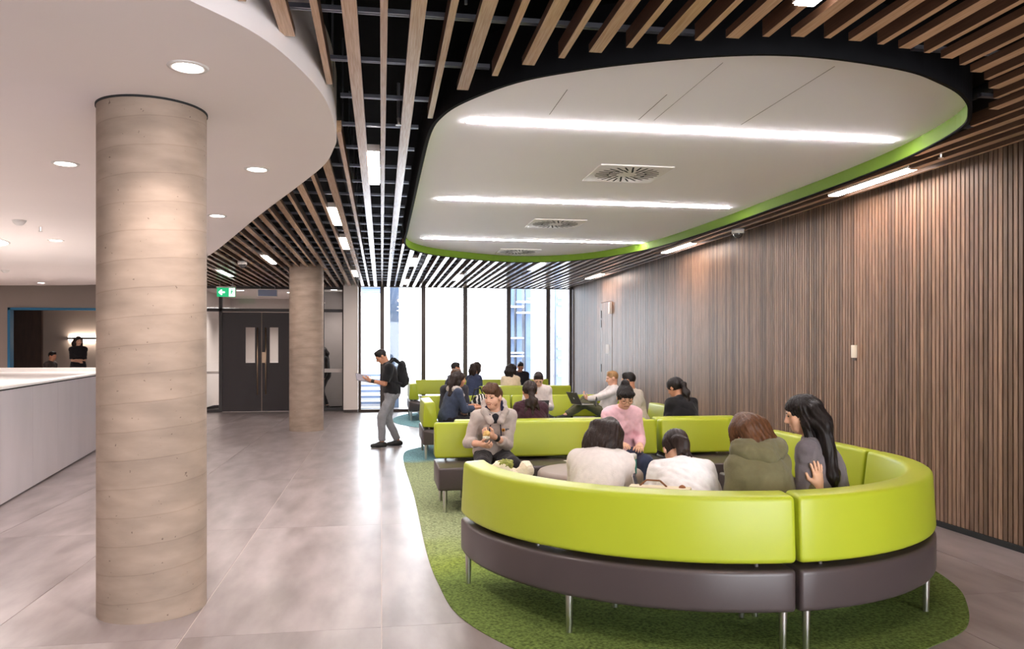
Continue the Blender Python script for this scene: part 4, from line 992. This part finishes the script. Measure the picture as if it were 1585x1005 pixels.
# --- the women on the nearest curved sofa, seen from behind
person('person', 'woman with dark wavy hair in beige knit sweater, bent over, on the nearest sofa', 1.33, 4.90, 24, 'light', 'dark', 'bob', ('beige_knit', (222, 212, 207)), JEANS, lean=33, bend=20, head=(16, 34, 8), fem=True, hair_len=.15, hands=((-.08, .46, .78), (.14, .42, .82)), seed=4, thick=.026, hair_side=.5)
person('person', 'woman with tied-back brown hair in white long-sleeved top, bent low over her lap', 1.83, 4.56, 12, 'light', 'dark', 'lowbun', ('white_jersey', (240, 236, 237)), DJ, lean=40, bend=22, head=(-4, 40), fem=True, hair_len=.10, hands=((-.15, .44, .66), (.16, .44, .66)), seed=5, thick=.02)
def ex_olive(c):
    t = c['t']; nb_ = c['nb']; u = c['up'](c['lean']+c['bend']); f = c['fw']; r = c['rgt']
    P = [(el(nb_-f*.095-u*.015, (.155, .055, .075), c['RT']), .05), (rc(nb_+f*.05+r*.12-u*.01, nb_-f*.06+r*.13+u*.02, .042), .04), (rc(nb_+f*.05-r*.12-u*.01, nb_-f*.06-r*.13+u*.02, .042), .04), (rc(nb_-f*.06+r*.13+u*.02, nb_-f*.11-u*.06, .05), .04), (rc(nb_-f*.06-r*.13+u*.02, nb_-f*.11-u*.06, .05), .04), (rc(nb_-f*.06-r*.10+u*.04, nb_-f*.06+r*.10+u*.04, .04), .04)]
    put('hood', [sdf_mesh(P, .009, disp=folds(41, .006, .10))], MATS['cloth_olive_parka'], t)
person('person', 'woman with straight brown hair in olive hooded jacket, back to the camera', 2.32, 4.46, 352, 'light', 'chest', 'bob', ('olive_parka', (112, 106, 78)), DJ, lean=18, bend=16, head=(-10, 16, -9), fem=True, hair_len=.16, hands=((-.16, .36, .66), (.32, .0, .80)), poles=((-.35, -.5, -.8), (.5, -.2, -.8)), hand_dir=((0, 1, -.1), (-.02, .05, 1)), palm=((0, -.3, -1), (-.2, 1, 0)), curl=.12, seed=6, thick=.030, s=.95, extra=ex_olive)
person('person', 'woman with very long dark hair in grey top, facing the olive jacket', 2.80, 4.62, 318, 'light', 'black', 'long', ('grey_marl', (112, 104, 108)), DJ, lean=10, bend=10, head=(-22, 14), fem=True, hair_w=1.7, hair_len=.44, hands=((-.13, .36, .68), (.12, .38, .66)), seed=7, thick=.018, s=1.06, face=True, curl=.12)
# --- second seating group
person('person', 'woman with long dark ponytail in maroon sweater behind the long lime sofa', 1.73, 9.12, 2, 'tan', 'dark', 'pony', ('maroon_knit', (62, 34, 44)), DJ, lean=10, bend=12, head=(0, 14), fem=True, hair_len=.32, hair_w=2.3, seed=8, thick=.022, s=.93)
person('person', 'woman with dark ponytail in black sweater beside the batten wall', 3.64, 9.16, 350, 'tan', 'black', 'pony', ('black_sweater', (26, 24, 27)), DJ, lean=12, bend=14, head=(-24, 26), fem=True, hair_len=.26, seed=9, thick=.024)
person('person', 'dark-haired man in white shirt looking down, facing the camera', 2.53, 12.98, 180, 'light', 'dark', 'short', ('white_shirt', (232, 220, 216)), DJ, lean=14, bend=14, head=(8, 34), seed=10, near=False, face=True, hands=((-.12, .34, .72), (.12, .34, .72)), feet=((-.12, .36, .085), (.12, .36, .085)))
person('person', 'blond man with olive trousers stretched along the sofa using a laptop', 3.72, 12.98, 272, 'fair', 'blond', 'short', ('pale_shirt', (222, 214, 212)), ('olive_chinos', (92, 90, 68)), lean=-34, bend=22, head=(0, 12), s=.92, seed=11, near=False, face=True, hip=.565,
       hands=((-.10, .36, .80), (.12, .33, .74)), feet=((-.09, .70, .545), (.10, .62, .545)), knees=((0, .1, 1), (0, .1, 1)), hand_dir=((.1, .6, .8), (0, .9, .3)), palm=((0, -.8, .5), (0, -.3, -1)))
person('person', 'dark-haired man in beige shirt, back turned, near the service door', 3.60, 10.85, 318, 'tan', 'black', 'short', ('beige_shirt', (206, 196, 184)), DJ, lean=10, bend=10, head=(-18, 10), seed=12, near=False)
def ex_denim(c):
    nb_ = c['nb']; u = c['up'](c['lean']); f = c['fw']; r = c['rgt']
    put('hood', [sdf_mesh([(el(nb_-f*.07-u*.02, (.13, .07, .07), c['RT']), .04), (rc(nb_+r*.10+u*.0, nb_+f*.09+r*.07-u*.06, .04), .03), (rc(nb_-r*.10+u*.0, nb_+f*.09-r*.07-u*.06, .04), .03)], .011, disp=folds(71, .006, .10))], cloth('pale_hood', (196, 184, 178)), c['t'])
person('person', 'woman with long dark hair in dark denim jacket on the lime-ended sofa', 1.02, 12.42, 72, 'tan', 'dark', 'long', ('dark_denim', (66, 74, 96)), DJ, lean=14, bend=10, head=(12, 6), fem=True, hair_len=.26, seed=13, near=False, hands=((-.10, .46, .74), (.10, .44, .72)), sleeve=.86, s=.97, extra=ex_denim)
person('person', 'person with high forehead behind the woman in denim, facing the camera', 1.16, 13.05, 172, 'fair', 'brown', 'short', ('charcoal_top', (60, 58, 64)), DJ, lean=8, bend=8, head=(-24, 10), seed=14, near=False, face=True, feet=((-.12, .36, .085), (.12, .36, .085)))
# --- third seating group by the glazing
person('person', 'dark-haired figure in dark jacket partly hidden near the second mullion', 1.42, 17.05, 80, 'tan', 'black', 'short', ('navy_dark', (44, 46, 58)), DJ, lean=8, bend=10, head=(0, 8), seed=15, near=False, s=1.06)
person('person', 'woman with shoulder-length hair in navy jacket against the bright glazing', 1.90, 17.0, 55, 'light', 'dark', 'bob', ('navy_denim', (58, 66, 92)), DJ, lean=8, bend=8, head=(10, 12), fem=True, hair_len=.14, seed=16, near=False, s=1.06)
person('person', 'woman with black hair in cream jacket on the far sofa, back to the camera', 2.76, 17.16, 20, 'tan', 'black', 'bob', ('cream_jacket', (224, 206, 180)), DJ, lean=10, bend=10, head=(20, 16), fem=True, hair_len=.16, seed=17, near=False)
person('person', 'dark-haired person looking down on the farthest sofa, facing the camera', 3.46, 20.05, 180, 'brown', 'black', 'short', ('dark_scarf', (40, 38, 44)), DJ, lean=14, bend=12, head=(0, 26), seed=18, near=False, face=True, s=1.05)
# --- beyond the balustrade and behind the glass
person('person', 'woman with long dark hair in black T-shirt standing in the blue-framed opening', -7.9, 22.6, 165, 'fair', 'dark', 'long', ('black_tee2', (32, 29, 31)), DJ, z0=.25, hip=.93, lean=2, bend=6, head=(-20, 8), fem=True, hair_len=.2, seed=19, near=False, face=True, sleeve=.42, hands=((.02, .23, 1.10), (-.02, .25, 1.07)), feet=((-.1, .03, .085), (.1, -.02, .085)), knees=((0, 1, 0), (0, 1, 0)), s=1.01)
person('person', 'dark-haired person sitting low beyond the balustrade', -8.62, 22.55, 100, 'tan', 'black', 'short', ('brown_top', (70, 60, 56)), DJ, z0=.25, hip=.545, lean=6, bend=8, head=(10, 8), seed=20, near=False)
person('person', 'person dressed in black standing behind the glass panel beside the far column', -1.52, 22.45, 250, 'tan', 'black', 'long', ('black_dress', (18, 17, 19)), BLK, hip=.92, lean=2, bend=8, head=(0, 10), fem=True, hair_len=.25, seed=21, near=False, hands=((-.2, .1, .85), (.18, .12, .9)), feet=((-.08, .08, .085), (.08, -.06, .085)), knees=((0, 1, 0), (0, 1, 0)))
st = thing('stool', 'low stool under the person beyond the balustrade', 'stool', (-8.62, 22.55, .25))
MB().lathe([(0, .40), (.17, .40), (.18, .425), (.17, .45), (0, .45)], 24).obj('seat', M_dark, st, smooth=True)
for a in (45, 135, 225, 315): MB().cyl((.14*math.cos(rad(a)), .14*math.sin(rad(a)), 0), (.10*math.cos(rad(a)), .10*math.sin(rad(a)), .41), .012).obj('leg', M_steel, st)

# ================================================================== SMALL THINGS
M_paper = mat('sheet_paper', srgb(240, 234, 226), .7)
def laptop(x, y, z, deg, lab, open_=105, c=(96, 92, 92)):
    t = thing('laptop', lab, 'laptop', (x, y, z), -rad(deg)); m = mat('laptop_%d' % c[0], srgb(*c), .35, metal=.3)
    MB().box(-.16, .16, -.11, .11, 0, .014).obj('base', mat('laptop_base', srgb(196, 190, 186), .4), t, bevel=.003)
    kb = t.children[0]
    MB().box(-.145, .145, -.09, .05, .014, .0155).obj('keyboard', M_gap, kb)
    R_ = Matrix.Rotation(rad(90-open_), 3, 'X')
    ld = MB().box(-.16, .16, 0, .009, 0, .22, R_, (0, .11, .012)).obj('lid', m, t)
    MB().box(-.15, .15, -.002, 0, .01, .21, R_, (0, .11, .012)).obj('screen', mat('laptop_screen', srgb(70, 74, 84), .1), ld)
    MB().cyl(*(tuple(Vector((0, .11, .012))+R_ @ Vector(v)) for v in ((0, .009, .11), (0, .0105, .11))), .018, .018, 12).obj('emblem', mat('laptop_emblem', (.8, .8, .8), .3), ld)
laptop(3.26, 12.72, .735, 252, 'open grey laptop propped on the blond man\'s legs', 118)
laptop(2.45, 12.50, .62, 180, 'dark laptop open in front of the man in the white shirt', 112, (70, 66, 68))
ph = thing('phone', 'dark phone lying on the olive trousers beside the laptop', 'phone', (3.46, 12.66, .72), rad(60))
MB().box(-.035, .035, -.005, .005, 0, .15, Matrix.Rotation(rad(35), 3, 'Y'), (0, 0, 0)).obj('case', M_gap, ph)
MB().box(-.031, .031, -.0065, -.005, .006, .144, Matrix.Rotation(rad(35), 3, 'Y'), (0, 0, 0)).obj('screen', MATS['laptop_screen'], ph)
def ribbon(pts, w_, th):
    b = MB()
    for a, c in zip(pts, pts[1:]): b.cyl(a, c, w_, w_, 8)
    return b
zb = thing('shoulder_bag', 'black and white patterned bag heaped on the second sofa group', 'bag', (1.56, 12.98, .46))
m_z = mat('zebra_cloth', (.02, .02, .02), .8); nt = m_z.node_tree; wv = nt.nodes.new('ShaderNodeTexWave'); wv.inputs['Scale'].default_value = 6; wv.inputs['Distortion'].default_value = 9; wv.inputs['Detail'].default_value = 1
rp = nt.nodes.new('ShaderNodeValToRGB'); rp.color_ramp.interpolation = 'CONSTANT'; rp.color_ramp.elements[0].color = (.015, .015, .018, 1); rp.color_ramp.elements[1].color = (.75, .70, .66, 1); rp.color_ramp.elements[1].position = .62
tc = nt.nodes.new('ShaderNodeTexCoord'); nt.links.new(tc.outputs['Object'], wv.inputs['Vector']); nt.links.new(wv.outputs['Fac'], rp.inputs[0]); nt.links.new(rp.outputs[0], nt.nodes['Principled BSDF'].inputs['Base Color'])
put('sack', [sdf_mesh([(el((0, 0, .17), (.20, .14, .17)), .05), (el((.05, -.02, .32), (.13, .10, .12)), .06)], .012, cuts=[(np.array((0, 0, .004)), np.array((0, 0, -1.)))], disp=folds(51, .008, .09))], m_z, zb)
put('strap', [curve_mesh([np.array(v) for v in ((-.10, 0, .36), (-.05, 0, .52), (.04, 0, .55), (.10, 0, .40))], .012, .009)], BLK_M if False else mat('bag_black', (.02, .02, .022), .6), zb)
hb = thing('handbag', 'black handbag with looped handle behind the pink sweater', 'handbag', (2.82, 9.06, .455))
put('pouch', [sdf_mesh([(el((0, 0, .13), (.15, .07, .13)), .04), (el((0, 0, .05), (.16, .08, .06)), .04)], .011, cuts=[(np.array((0, 0, .004)), np.array((0, 0, -1.)))])], MATS['bag_black'], hb)
put('handle', [curve_mesh([np.array((.085*math.cos(a), 0, .24+.22*math.sin(a))) for a in [i*PI/12 for i in range(13)]], .010, .006, .01)], MATS['bag_black'], hb)
pb = thing('paper_bag', 'crumpled white takeaway paper wrap with food on the nearest sofa\'s seat', 'paper bag', (.92, 5.60, .457))
pm_ = put('paper', [sdf_mesh([(el((0, 0, .10), (.13, .12, .12)), .03), (rc((.0, 0, .15), (.10, -.02, .34), .08, .045), .04), (rc((-.03, .02, .15), (-.07, 0, .35), .08, .06), .04)], .026, cuts=[(np.array((0, 0, .004)), np.array((0, 0, -1.))), (np.array((.14, 0, .41)), unit((.35, -.1, .9))), (np.array((-.07, 0, .385)), unit((-.2, .1, .95)))], disp=folds(61, .012, .10))], mat('kraft_white', srgb(238, 224, 202), .75), pb); pm_.data.shade_flat()
put('salad', [sdf_mesh([(el((-.05, -.02, .375), (.04, .035, .022)), .02)], .007, disp=folds(62, .010, .03))], mat('salad_green', srgb(138, 140, 60), .6, var=.3, scale=40), pb)
tt = thing('tote_bag', 'cream paper carrier bag standing behind the nearest sofa back', 'bag', (1.63, 4.52, .457), rad(-28))
MB().box(-.18, .18, -.045, .045, 0, .375).obj('bag_body', mat('carrier_cream', srgb(226, 212, 182), .75), tt, bevel=.006)
MB().tube([(-.12, 0, .375), (-.08, 0, .41), (.0, 0, .41), (.04, 0, .375)], .006, 6).obj('handle', mat('cord_brown', srgb(126, 80, 50), .7), tt)
put('pastry', [sdf_mesh([(el((.13, 0, .372), (.022, .022, .02)), .01)], .007)], mat('pastry_brown', srgb(150, 92, 54), .7), tt)
bo = thing('drink_bottle', 'teal drink bottle with white lid on the round ottoman', 'bottle', (2.24, 6.92, .52))
MB().lathe([(0, .0), (.032, .0), (.035, .01), (.035, .12), (.03, .135), (.03, .14)], 24).obj('body', mat('teal_plastic', srgb(70, 150, 146), .35), bo, smooth=True)
MB().lathe([(.031, .136), (.034, .14), (.034, .175), (.02, .185), (0, .185)], 24).obj('lid', M_wlab, bo, smooth=True)
ps = MB().box(-.15, .15, -.105, .105, 0, .002, Matrix.Rotation(rad(12), 3, 'Z'), (0, 0, 0)).obj('paper_sheet', M_paper, loc=(2.08, 8.22, .457)); tag(ps, 'white sheet of paper on the seat of the long lime sofa', 'paper')
nb2 = thing('notebook', 'white-edged notebook held beside the woman in the white top', 'notebook', (1.68, 4.98, .60), rad(-20))
Rn = Matrix.Rotation(rad(-14), 3, 'Y')
MB().box(-.006, .006, -.08, .08, 0, .24, Rn, (0, 0, 0)).obj('cover', mat('notebook_cover', srgb(70, 66, 80), .5), nb2)
MB().box(-.012, -.006, -.078, .078, .003, .237, Rn, (0, 0, 0)).obj('pages', M_paper, nb2)
cu = thing('cup', 'small red and white drink cup between the olive jacket and the long-haired woman', 'cup', (2.63, 5.22, .93))
MB().lathe([(0, 0), (.028, 0), (.036, .07), (0, .07)], 20).obj('cup_body', mat('cup_white', srgb(236, 220, 214), .5), cu, smooth=True)
MB().lathe([(.038, .07), (.038, .082), (.02, .09), (0, .09)], 20).obj('lid', mat('cup_red', srgb(176, 40, 40), .4), cu, smooth=True)
